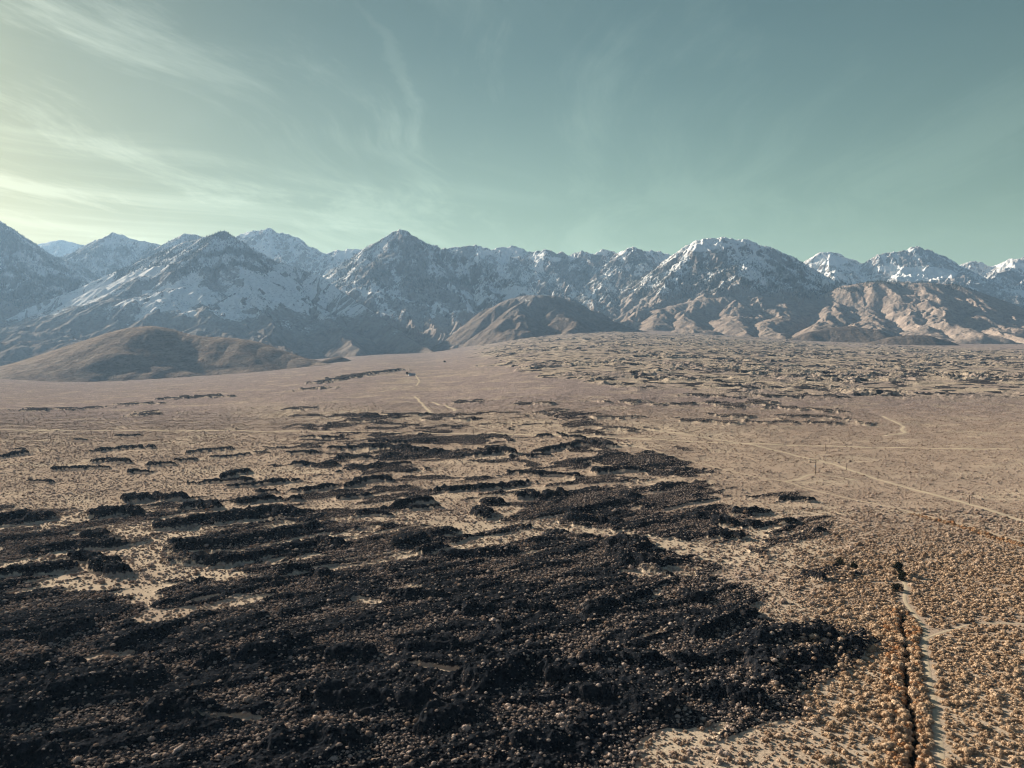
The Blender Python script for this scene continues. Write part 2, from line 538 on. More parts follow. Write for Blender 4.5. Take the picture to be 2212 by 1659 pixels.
_ridge_w = [([drop(a, b) for a, b in p], w * 0.82, h) for p, w, h in RIDGES]
_mid_w = [[drop(a, b) for a, b in p] for p in mid_dark()]
LANES = [(Z4((760, 940), (880, 1030), (980, 1120), (1150, 1230), (1420, 1260)), 12), (Z4((1000, 1215), (1300, 1260), (1450, 1240)), 8), (Z4((940, 990), (1250, 960), (1500, 925), (1900, 890)), 5),
         (Z4((1180, 1120), (1500, 1110), (1750, 1070), (2100, 1000)), 5), (ZL((120, 185), (300, 150), (700, 90)), 7), (Z4((0, 1190), (250, 1160), (440, 1110)), 6),
         (ZL((350, 110), (600, 130), (700, 150)), 6), (Z5((1290, 925), (1500, 960), (1800, 1000), (2212, 1075)), 11), (Z6((0, 1075), (300, 1130), (500, 1200)), 18), (Z5((1950, 1250), (2212, 1230)), 9),
         (Z5((0, 900), (300, 900), (700, 860)), 9), (Z5((0, 1000), (180, 960)), 7), (Z5((400, 760), (900, 750), (1200, 745)), 6), (Z5((500, 420), (850, 440), (900, 430)), 8), (Z4((650, 1130), (900, 1110)), 6),
         (ZL((1850, 30), (2000, 15)), 3), (ZM((100, 220), (230, 240)), 3), (ZM((420, 180), (560, 185)), 2), (ZL((560, 610), (850, 580)), 2.5), (ZL((1280, 240), (1400, 210)), 3), (ZM((480, 660), (720, 700)), 2.5),
         (ZL((1300, 1000), (1650, 1000)), 2.5), (Z6((280, 950), (450, 985)), 6), (Z6((200, 740), (450, 780)), 5)]
_lanes = [([drop(a, b) for a, b in p], w) for p, w in LANES]
_track_w = [(t['pts'], t['w']) for n_, t in TRACKS.items() if n_ != 'lava']


def local(X, Y, pts, pad):
    xs = [p[0] for p in pts]
    ys = [p[1] for p in pts]
    return np.nonzero((X > min(xs) - pad) & (X < max(xs) + pad) & (Y > min(ys) - pad) & (Y < max(ys) + pad))[0]


def ground(X, Y, detail=True):
    """X, Y flat arrays -> height, lava, pale, far-rock cover"""
    zb = zbase(X, Y)
    sx, sy = unray(X, Y, zb)
    wx = fbm(X / 60, Y / 90, 3, 5) * 22 * np.clip(300 / np.maximum(Y, 200), 0.2, 1)
    wy = fbm(X / 60 + 40, Y / 90, 3, 9) * 12 * np.clip(300 / np.maximum(Y, 200), 0.2, 1)
    dens = lava_density(sx + wx, sy + wy)
    dens = sstep(dens, 0.10, 1.0) * (0.75 + 0.25 * sstep(sy, 1040, 1120))
    near = sstep(Y, 1450, 1150) * (Y > 60)
    # streaky flow pattern
    ca, sa = math.cos(R(36)), math.sin(R(36))
    U = X * ca + Y * sa
    V = -X * sa + Y * ca
    n = fbm(U / 80 + 0.35 * perlin(X / 40, Y / 40, 3), V / 23, 4, 21, 0.5)
    iso = sstep(Y, 480, 800)
    n = n * (1 - iso) + iso * fbm(X / 85 + 0.6 * perlin(X / 50, Y / 50, 23), Y / 62 + 0.6 * perlin(X / 50, Y / 50, 24), 5, 25, 0.58)
    nu = 0.5 * (1 + np.tanh(1.9 * n))
    dens = dens * (1 - 0.22 * (1 - sstep(sy, 1200, 1300)) * (1 - sstep(sx, 1000, 1300)))
    lav = sstep(dens * 1.03 - nu * 0.94, -0.04, 0.13) * near
    n2 = fbm(U / 50 + 0.3 * perlin(X / 33, Y / 33, 13), V / 15, 4, 121, 0.55)
    nu2 = 0.5 * (1 + np.tanh(1.9 * n2))
    blk = sstep(dens * 0.50 - nu2, -0.05, 0.10) * near * lav
    ridge_h = np.zeros_like(X)
    blk_ridge = np.zeros_like(X)
    for pts, w, h in _ridge_w:
        pad = w * 2.4 + 8
        k = local(X, Y, pts, pad)
        if len(k) == 0:
            continue
        d, _ = seg_dist(X[k], Y[k], pts)
        d = d + fbm(X[k] / 16, Y[k] / 16, 4, 77, 0.6) * w * 0.95
        g = 1 - sstep(d, w * 0.2, w * 1.15)
        ridge_h[k] = np.maximum(ridge_h[k], g * h * 0.36)
        lav[k] = np.maximum(lav[k], 1 - sstep(d, w * 0.75, w * 1.1))
        blk[k] = np.maximum(blk[k], 1 - sstep(d, w * 0.6, w * 1.05))
        blk_ridge[k] = np.maximum(blk_ridge[k], 1 - sstep(d, w * 0.8, w * 1.15))
    # far hummocky field
    fm = 0
    for q in range(5):
        fm = fm + inpoly(sx + fbm(X / 300, Y / 300, 3, 61) * 40 + (q - 2) * 14, sy + fbm(X / 300, Y / 300, 3, 62) * 9 + (q - 2) * 3.0, FARPOLY).astype(np.float32) / 5
    fm *= sstep(Y, 1300, 1700)
    h1 = ridged(X / 125 + 0.5 * perlin(X / 90, Y / 90, 88), Y / 78 + 0.5 * perlin(X / 90, Y / 90, 89), 5, 91, 0.6)
    hum = fm * (np.maximum(h1 - 0.50, 0) * 26 * sstep(fbm(X / 500, Y / 400, 3, 96), -0.5, 0.4) + fbm(X / 45, Y / 45, 3, 95) * 1.6)
    hn = fbm(X / 62, Y / 62, 4, 93, 0.6)
    for pts in _mid_w:
        k = local(X, Y, pts, 120)
        if len(k) == 0:
            continue
        d, _ = seg_dist(X[k], Y[k], pts)
        yy = pts[0][1]
        w = 10 + yy * 0.008
        d = d + fbm(X[k] / 28, Y[k] / 28, 4, 71) * w * 1.5
        g = 1 - sstep(d, w * 0.2, w * 1.2)
        hum[k] = np.maximum(hum[k], g * yy * 0.0028)
        fm[k] = np.maximum(fm[k], 1.6 * g)
    rock_far = np.clip(np.maximum(fm * sstep(hn, 0.12, 0.45), (fm > 1.02) * (fm - 0.7)), 0, 1)
    # track flattening
    trk = np.zeros_like(X)
    for pts, w in _track_w:
        k = local(X, Y, pts, w * 3 + 10)
        if len(k) == 0:
            continue
        d, _ = seg_dist(X[k], Y[k], pts)
        trk[k] = np.maximum(trk[k], 1 - sstep(d, w * 0.5, w * 0.8 + 1.0 + 0.0022 * Y[k]))
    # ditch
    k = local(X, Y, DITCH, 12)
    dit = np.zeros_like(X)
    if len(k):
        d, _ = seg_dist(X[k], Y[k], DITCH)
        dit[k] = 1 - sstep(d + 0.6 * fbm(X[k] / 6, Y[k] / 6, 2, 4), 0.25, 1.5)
    soft = fbm(X / 45, Y / 45, 3, 33)
    z = zb + soft * 0.5 * np.clip(Y / 400, 0, 3)
    lane = np.zeros_like(X)
    for pts, w in _lanes:
        k = local(X, Y, pts, w * 2.5)
        if len(k) == 0:
            continue
        d, _ = seg_dist(X[k], Y[k], pts)
        d = d + fbm(X[k] / 10, Y[k] / 10, 3, 177) * w * 0.55
        lane[k] = np.maximum(lane[k], 1 - sstep(d, w * 0.75, w * 1.05))
    lane *= 1 - 0.55 * blk_ridge
    ridge_h = ridge_h * (1 - lane)
    lav = lav * (1 - lane)
    blk = blk * (1 - lane)
    if detail:
        flow = fbm(U / 40, V / 13, 3, 41, 0.5)
        body = 0.7 + 2.3 * np.maximum(flow + 0.1, 0) + 0.9 * np.abs(fbm(X / 7, Y / 7, 3, 43))
        rough = fbm(X / 2.6, Y / 2.6, 3, 45, 0.6) * 0.55
        z = z + lav * (rough * 0.8 + 0.5 + 0.5 * body * (0.25 + 0.75 * blk)) + blk * 0.7 + ridge_h * (1 + 0.3 * fbm(X / 5, Y / 5, 3, 47)) + hum
    else:
        z = z + lav * 1.2 + ridge_h + hum
    z = z * 1.0
    zflat = zb + soft * 0.5 * np.clip(Y / 400, 0, 3) + 0.25 * lav
    z = z * (1 - trk) + zflat * trk
    z = z - dit * 2.8
    blk = blk * (1 - trk)
    lav = lav * (1 - trk)
    rock_far = rock_far * (1 - trk)
    # pale sandy ground
    pale = sstep(fbm(X / 90, Y / 60, 4, 55, 0.55), 0.15, 0.65) * 0.6
    band = np.exp(-((sy - (905 + (sx - 900) * 0.045)) / 20) ** 2) * sstep(sx, 420, 620) * (1 - sstep(sx, 1500, 1750)) * (0.45 + 0.5 * sstep(fbm(X / 60, Y / 60, 3, 57), -0.3, 0.4))
    near_sand = sstep(dens, 0.02, 0.35) * sstep(sy, 1060, 1150) * 0.8 * (1 - 0.85 * sstep(sy, 1280, 1330) * (1 - sstep(sx, 1300, 1450))) + sstep(sy, 1350, 1500) * sstep(sx, 1350, 1500) * 0.5
    fan = np.exp(-((sx - 900) / 170) ** 2 - ((sy - 815) / 30) ** 2) * sstep(fbm(X / 200, Y / 200, 4, 58), -0.1, 0.5) * 0.8
    farp = fm * (0.35 + 0.65 * sstep(fbm(X / 160, Y / 110, 4, 59), -0.5, 0.2))
    farp = np.maximum(farp, np.exp(-((sx - 312) / 30) ** 2 - ((sy - 894) / 3.2) ** 2))
    pale = np.clip(np.maximum.reduce([pale, band, near_sand, fan, farp]), 0, 1)
    return z, lav, pale, rock_far, dit, trk, blk


def build_grid(name, X, Y, Z, attrs, mat, keep=None):
    """X, Y, Z are (rows, cols) arrays"""
    nr, nc = X.shape
    idx = np.arange(nr * nc).reshape(nr, nc)
    quads = np.stack([idx[:-1, :-1], idx[:-1, 1:], idx[1:, 1:], idx[1:, :-1]], -1).reshape(-1, 4)
    if keep is not None:
        kv = keep.ravel()
        quads = quads[kv[quads].any(1)]
        used = np.zeros(nr * nc, bool)
        used[quads.ravel()] = True
        remap = np.cumsum(used) - 1
        quads = remap[quads]
    else:
        used = slice(None)
    co = np.stack([X.ravel()[used], Y.ravel()[used], Z.ravel()[used]], -1).astype(np.float32)
    me = bpy.data.meshes.new(name)
    me.vertices.add(len(co))
    me.vertices.foreach_set('co', co.ravel())
    me.loops.add(len(quads) * 4)
    me.loops.foreach_set('vertex_index', quads.ravel().astype(np.int32))
    me.polygons.add(len(quads))
    me.polygons.foreach_set('loop_start', np.arange(0, len(quads) * 4, 4, dtype=np.int32))
    me.polygons.foreach_set('loop_total', np.full(len(quads), 4, np.int32))
    me.polygons.foreach_set('use_smooth', np.ones(len(quads), bool))
    me.update(calc_edges=True)
    for k, v in attrs.items():
        a = me.attributes.new(k, 'FLOAT', 'POINT')
        a.data.foreach_set('value', v.ravel()[used].astype(np.float32))
    me.materials.append(mat)
    o = bpy.data.objects.new(name, me)
    COL.objects.link(o)
    return o


def mesh_obj(name, verts, faces, mat=None, parent=None, smooth=False, link=True):
    me = bpy.data.meshes.new(name)
    me.from_pydata([tuple(v) for v in verts], [], [tuple(f) for f in faces])
    if smooth:
        me.polygons.foreach_set('use_smooth', np.ones(len(me.polygons), bool))
    if mat:
        me.materials.append(mat)
    o = bpy.data.objects.new(name, me)
    if link:
        COL.objects.link(o)
    if parent:
        o.parent = parent
    return o


# ------------------------------------------------------------------ materials
def new_mat(name):
    m = bpy.data.materials.new(name)
    m.use_nodes = True
    m.node_tree.nodes.clear()
    T = NT(m.node_tree)
    out = T.new('ShaderNodeOutputMaterial')
    b = T.new('ShaderNodeBsdfPrincipled')
    b.inputs['Roughness'].default_value = 0.95
    b.inputs['Specular IOR Level'].default_value = 0.0
    T.link(b.outputs[0], out.inputs[0])
    return m, T, b


def bump(T, b, h, dist=1.0, strength=1.0, prev=None):
    nd = T.new('ShaderNodeBump')
    T.put(nd.inputs['Height'], h)
    nd.inputs['Distance'].default_value = dist
    nd.inputs['Strength'].default_value = strength
    if prev is not None:
        T.link(prev, nd.inputs['Normal'])
    if b is not None:
        T.link(nd.outputs[0], b.inputs['Normal'])
    return nd.outputs[0]


def ground_material():
    m, T, b = new_mat("desert_ground")
    g = T.new('ShaderNodeNewGeometry')
    P = g.outputs['Position']
    lava, pale, rock, far = T.attr('lava'), T.attr('pale'), T.attr('rock'), T.attr('far')
    n1 = T.noise(P, 0.02, 5, 0.6)
    n2 = T.noise(P, 0.35, 4, 0.6)
    n3 = T.noise(P, 0.0035, 5, 0.62)
    sand = T.mix(n1, (0.36, 0.280, 0.212), (0.52, 0.41, 0.30))
    scrub = T.mix(T.ss(n2, 0.3, 0.7), (0.27, 0.218, 0.208), (0.41, 0.335, 0.308))
    palec = T.mix(n2, (0.54, 0.44, 0.315), (0.72, 0.60, 0.43))
    # beyond the modelled bushes the sagebrush reads as a fine mottling
    c = T.mix(T.math('MULTIPLY', far, 0.85), sand, scrub)
    c = T.mix(T.math('MULTIPLY', pale, 0.8), c, palec)
    # gravel, dead grass and small litter on the bare ground
    gr = T.noise(P, 2.6, 3, 0.8)
    gr2 = T.noise(P, 0.7, 4, 0.75)
    c = T.mix(T.math('MULTIPLY', T.ss(gr, 0.52, 0.66), 0.5), c, (0.17, 0.13, 0.10))
    c = T.mix(T.math('MULTIPLY', T.ss(gr2, 0.50, 0.66), 0.35), c, (0.22, 0.165, 0.125))
    c = T.mix(T.math('MULTIPLY', T.ss(n3, 0.42, 0.62), 0.16), c, (0.20, 0.165, 0.145))
    # sagebrush dots beyond the modelled ones
    v = T.voronoi(P, 0.30)
    v2 = T.voronoi(P, 0.085)
    dots = T.math('MULTIPLY', T.ss(v.outputs['Distance'], 0.62, 0.30), far)
    c = T.mix(T.math('MULTIPLY', dots, 0.55), c, (0.115, 0.090, 0.070))
    dots2 = T.math('MULTIPLY', T.ss(v2.outputs['Distance'], 0.50, 0.18), far)
    c = T.mix(T.math('MULTIPLY', dots2, 0.40), c, (0.10, 0.080, 0.065))
    lavc = T.mix(T.ss(n2, 0.35, 0.7), (0.006, 0.0085, 0.012), (0.026, 0.029, 0.034))
    vb = T.noise(P, 0.9, 4, 0.75)
    soil = T.mix(n1, (0.080, 0.066, 0.060), (0.19, 0.148, 0.122))
    ms = T.math('MULTIPLY', T.ss(vb, 0.51, 0.60), T.math('MULTIPLY_ADD', T.attr('black'), -0.78, 0.90))
    lavc = T.mix(ms, lavc, soil)
    edge = T.math('ADD', lava, T.math('MULTIPLY', T.math('SUBTRACT', n2, 0.5), 0.7))
    c = T.mix(T.ss(edge, 0.35, 0.6), c, lavc)
    nr = T.noise(P, 0.03, 5, 0.65)
    fr = T.ss(T.math('ADD', rock, T.math('MULTIPLY', T.math('SUBTRACT', nr, 0.5), 1.3)), 0.35, 0.6)
    c = T.mix(T.math('MULTIPLY', fr, 0.93), c, (0.034, 0.034, 0.038))
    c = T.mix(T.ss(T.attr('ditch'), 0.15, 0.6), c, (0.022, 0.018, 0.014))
    T.link(c, b.inputs['Base Color'])
    h = T.noise(P, 0.9, 5, 0.65)
    nb = bump(T, None, h, 0.35, 0.6)
    hf = T.math('MULTIPLY', T.math('SUBTRACT', 1.0, v.outputs['Distance']), far)
    nb = bump(T, None, hf, 1.6, 1.0, nb)
    hl = T.math('MULTIPLY', T.noise(P, 0.5, 4, 0.75), lava)
    nb = bump(T, b, hl, 1.6, 1.0, nb)
    return m


def mountain_material():
    m, T, b = new_mat("mountain_rock_and_snow")
    g = T.new('ShaderNodeNewGeometry')
    P = g.outputs['Position']
    snow, scrub, wood = T.attr('snow'), T.attr('scrub'), T.attr('wood')
    n1 = T.noise(P, 0.012, 6, 0.7)
    n2 = T.noise(P, 0.004, 4, 0.6)
    n3 = T.noise(P, 0.045, 3, 0.7)
    rock = T.mix(T.ss(n2, 0.35, 0.65), (0.095, 0.082, 0.078), (0.19, 0.155, 0.135))
    rock = T.mix(T.ss(n1, 0.45, 0.7), rock, (0.058, 0.054, 0.054))
    sc = T.mix(T.ss(n1, 0.35, 0.7), (0.38, 0.305, 0.238), (0.23, 0.180, 0.148))
    sc = T.mix(T.math('MULTIPLY', T.ss(n3, 0.5, 0.62), 0.45), sc, (0.11, 0.088, 0.07))
    c = T.mix(scrub, rock, T.vmath('SCALE', sc, scale=T.attr('tone')))
    sf = T.ss(T.math('ADD', snow, T.math('ADD', T.math('MULTIPLY', T.math('SUBTRACT', n1, 0.5), 0.5), T.math('MULTIPLY', T.math('SUBTRACT', n3, 0.5), 1.15))), 0.36, 0.60)
    # thin snow shows the ground between
    sf = T.math('MULTIPLY', sf, T.ss(n3, 0.20, 0.55, 0.72, 1.0))
    c = T.mix(T.math('MULTIPLY', T.attr('dust'), T.ss(n3, 0.35, 0.62, 0.35, 0.95)), c, (0.85, 0.84, 0.77))
    sf = T.math('MAXIMUM', sf, T.attr('clean'))
    c = T.mix(sf, c, (0.88, 0.87, 0.81))
    # boulders, brush and small trees poking through the snow
    vs_ = T.voronoi(P, 0.034)
    sp = T.math('MULTIPLY', T.ss(vs_.outputs['Distance'], 0.42, 0.22), T.ss(T.noise(P, 0.0032, 4, 0.6), 0.42, 0.60, 0.12, 1.0))
    c = T.mix(T.math('MULTIPLY', sp, T.math('MULTIPLY', T.math('SUBTRACT', 0.45, T.math('MULTIPLY', scrub, 0.30)), T.math('SUBTRACT', 1.0, T.attr('clean')))), c, (0.055, 0.052, 0.052))
    wd = T.ss(T.math('ADD', wood, T.math('MULTIPLY', T.math('SUBTRACT', n3, 0.5), 1.6)), 0.5, 0.75)
    c = T.mix(T.math('MULTIPLY', wd, 0.8), c, (0.035, 0.042, 0.038))
    T.link(c, b.inputs['Base Color'])
    inv = T.math('SUBTRACT', 1.0, T.math('MULTIPLY', sf, 0.6))
    hh = T.math('MULTIPLY', n1, inv)
    nb = bump(T, None, hh, 26.0, 0.8)
    bump(T, b, n3, 6.0, 0.5, nb)
    return m


def simple_mat(name, c1, c2, scale=1.0, rough=0.95):
    m, T, b = new_mat(name)
    tc = T.new('ShaderNodeTexCoord')
    n = T.noise(tc.outputs['Object'], scale, 4, 0.6)
    T.link(T.mix(n, c1, c2), b.inputs['Base Color'])
    b.inputs['Roughness'].default_value = rough
    return m


def track_material():
    m, T, b = new_mat("pale_dirt")
    g = T.new('ShaderNodeNewGeometry')
    P = g.outputs['Position']
    n = T.noise(P, 0.25, 5, 0.65)
    T.link(T.mix(n, (0.40, 0.33, 0.225), (0.60, 0.505, 0.36)), b.inputs['Base Color'])
    bump(T, b, T.noise(P, 1.5, 4, 0.6), 0.1, 0.5)
    return m


def shrub_material():
    m, T, b = new_mat("dry_sagebrush")
    # tint: 0 grey sage, 1 golden; read from the instance or from the object
    t1 = T.attr('tint', 'INSTANCER')
    info = T.new('ShaderNodeObjectInfo')
    oc = T.new('ShaderNodeSeparateColor')
    T.link(info.outputs['Color'], oc.inputs[0])
    tr = T.math('ADD', t1, T.math('SUBTRACT', 1.0, oc.outputs[0]))
    t = T.math('ADD', tr, 0.0, clamp=True)
    rnd = info.outputs['Random']
    tc = T.new('ShaderNodeTexCoord')
    n = T.noise(tc.outputs['Object'], 6.0, 2, 0.6)
    gold = T.mix(rnd, (0.50, 0.350, 0.22), (0.68, 0.51, 0.345))
    grey = T.mix(rnd, (0.46, 0.375, 0.32), (0.68, 0.565, 0.475))
    brown = (0.20, 0.115, 0.065)
    c = T.mix(t, grey, gold)
    r2 = T.math('FRACT', T.math('MULTIPLY', rnd, 7.13))
    c = T.mix(T.math('MULTIPLY', T.ss(r2, 0.58, 0.80), 0.6), c, brown)
    c = T.mix(T.ss(n, 0.35, 0.7), T.mix(0.35, c, (0.10, 0.07, 0.045)), c)
    c = T.mix(T.math('MULTIPLY', T.ss(tr, 1.1, 1.9), T.ss(r2, 0.2, 0.9)), c, (0.36, 0.185, 0.085))
    c = T.mix(T.ss(tr, -0.1, -0.8), c, T.mix(rnd, (0.08, 0.076, 0.076), (0.24, 0.21, 0.19)))
    T.link(c, b.inputs['Base Color'])
    return m


M_GROUND = ground_material()
M_MOUNT = mountain_material()
M_TRACK = track_material()
M_SHRUB = shrub_material()
M_WOODEN = simple_mat("weathered_wood", (0.075, 0.055, 0.042), (0.13, 0.10, 0.08), 2.0)
M_TREE = simple_mat("dark_foliage", (0.018, 0.022, 0.016), (0.045, 0.045, 0.030), 3.0)
M_BARK = simple_mat("bark", (0.06, 0.045, 0.035), (0.11, 0.085, 0.065), 4.0)
M_CONIFER = simple_mat("conifer_needles", (0.022, 0.030, 0.026), (0.045, 0.055, 0.045), 0.01)
M_METAL = simple_mat("galvanised_metal", (0.30, 0.31, 0.32), (0.42, 0.43, 0.43), 3.0, 0.5)
M_GLASS = simple_mat("glazed_insulator", (0.12, 0.16, 0.15), (0.20, 0.24, 0.22), 3.0, 0.25)
M_WHITE = simple_mat("white_paint", (0.66, 0.66, 0.62), (0.80, 0.80, 0.76), 3.0, 0.6)


def structure(o, label=None):
    o['kind'] = 'structure'
    if label:
        o['label'] = label
    return o


def thing(o, label, cat, group=None):
    o['label'] = label
    o['category'] = cat
    if group:
        o['group'] = group
    return o


# ------------------------------------------------------------------ the plain
def build_plain():
    rows = [100.0]
    while rows[-1] < 7600:
        y = rows[-1]
        if y < 170:
            s = 3.0
        else:
            s = min(max(y * y / (CAM_Z * 759.0) * 0.85, 0.30), 8.0)
        rows.append(y + s)
    y = rows[-1]
    while y < 19500:
        y *= 1.06
        rows.append(y)
    rows = np.array(rows)
    us = np.concatenate([np.linspace(-1.5, -0.80, 60)[:-1], np.linspace(-0.80, 0.80, 1240), np.linspace(0.80, 1.5, 60)[1:]])
    U, Y = np.meshgrid(us, rows)
    X = U * Y
    z, lav, pale, rock, dit, trk, blk = [a.reshape(X.shape) for a in ground(X.ravel(), Y.ravel())]
    far = sstep(Y, 800, 1450)
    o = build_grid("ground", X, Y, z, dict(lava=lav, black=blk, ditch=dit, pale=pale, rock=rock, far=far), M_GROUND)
    # the rest of the valley floor around and behind the viewpoint, in the same sheet
    me = o.data
    n0 = len(me.vertices)
    add = np.array([(-30000, -3000, -130), (30000, -3000, -130), (30000, 21000, -130), (-30000, 21000, -130),
                    (-150, 100, -0.2), (150, 100, -0.2), (1200, -300, -1), (1200, -1500, -1), (-1200, -1500, -1), (-1200, -300, -1)], np.float32)
    import bmesh
    bm = bmesh.new()
    bm.from_mesh(me)
    vsn = [bm.verts.new(tuple(p)) for p in add]
    f1 = bm.faces.new([vsn[0], vsn[1], vsn[2], vsn[3]])
    f2 = bm.faces.new([vsn[4], vsn[9], vsn[8], vsn[7], vsn[6], vsn[5]])
    bm.to_mesh(me)
    bm.free()
    structure(o)
    return X, Y, z, (us, rows)


GX, GY, GZ, (G_US, G_ROWS) = build_plain()


def gz(x, y):
    """height of the finished sheet (bilinear, as the mesh has it)"""
    x = np.atleast_1d(np.asarray(x, float))
    y = np.atleast_1d(np.asarray(y, float))
    u = x / y
    j = np.clip(np.searchsorted(G_ROWS, y) - 1, 0, len(G_ROWS) - 2)
    i = np.clip(np.searchsorted(G_US, u) - 1, 0, len(G_US) - 2)
    b = np.clip((y - G_ROWS[j]) / (G_ROWS[j + 1] - G_ROWS[j]), 0, 1)
    a = np.clip((u - G_US[i]) / (G_US[i + 1] - G_US[i]), 0, 1)
    return (GZ[j, i] * (1 - a) + GZ[j, i + 1] * a) * (1 - b) + (GZ[j + 1, i] * (1 - a) + GZ[j + 1, i + 1] * a) * b


# ------------------------------------------------------------------ tracks as draped sheets
def drape(name, pts, width):
    P = [np.array(pts[0], float)]
    for a, b in zip(pts[:-1], pts[1:]):
        a, b = np.array(a, float), np.array(b, float)
        L = np.linalg.norm(b - a)
        n = max(1, int(L / 3.0))
        for k in range(1, n + 1):
            P.append(a + (b - a) * k / n)
    P = np.array(P)
    for _ in range(6):
        P[1:-1] = (P[:-2] + 2 * P[1:-1] + P[2:]) / 4
    T_ = np.gradient(P, axis=0)
    T_ /= np.linalg.norm(T_, axis=1)[:, None] + 1e-9
    N = np.stack([-T_[:, 1], T_[:, 0]], 1)
    s = np.cumsum(np.r_[0, np.linalg.norm(np.diff(P, axis=0), axis=1)])
    cross = np.array([-0.5, -0.25, 0, 0.25, 0.5])
    rowsv = []
    for c in cross:
        w = width * (1 + (0.22 * perlin(s / 9 + 100 * c, s * 0 + c * 7, 3) + 0.2 * perlin(s / 40, s * 0 + c * 3, 8)))
        Q = P + N * (c * w)[:, None]
        z = gz(Q[:, 0], Q[:, 1])
        lift = 0.03 + Q[:, 1] * 0.00012
        lift = lift * (0.3 if abs(c) == 0.5 else 1.0)
        rowsv.append(np.stack([Q[:, 0], Q[:, 1], z + lift], 1))
    V = np.concatenate(rowsv)
    n = len(P)
    faces = []
    for r in range(len(cross) - 1):
        for k in range(n - 1):
            faces.append((r * n + k, (r + 1) * n + k, (r + 1) * n + k + 1, r * n + k + 1)[::-1])
    o = mesh_obj(name, V, faces, M_TRACK, smooth=True)
    structure(o)
    return o


for nm, key in (('dirt_road', 'valley'), ('dirt_road', 'slant'), ('dirt_track', 'lower'), ('dirt_track', 'spur'), ('dirt_track', 'near'),
                ('dirt_track', 'branch'), ('dirt_track', 'fan'), ('dirt_road', 'ranch'), ('dirt_track', 'wash'), ('dirt_track', 'gravel')):
    drape(nm, TRACKS[key]['pts'], TRACKS[key]['w'])

# ------------------------------------------------------------------ mountains from their ridge lines
MOUNTAINS = []


def crest(pts):
    out = []
    for x, y, d in pts:
        u, t = ray(x, y)
        D = d * 1000.0
        out.append((float(u * D), D, CAM_Z + float(t * D)))
    return out


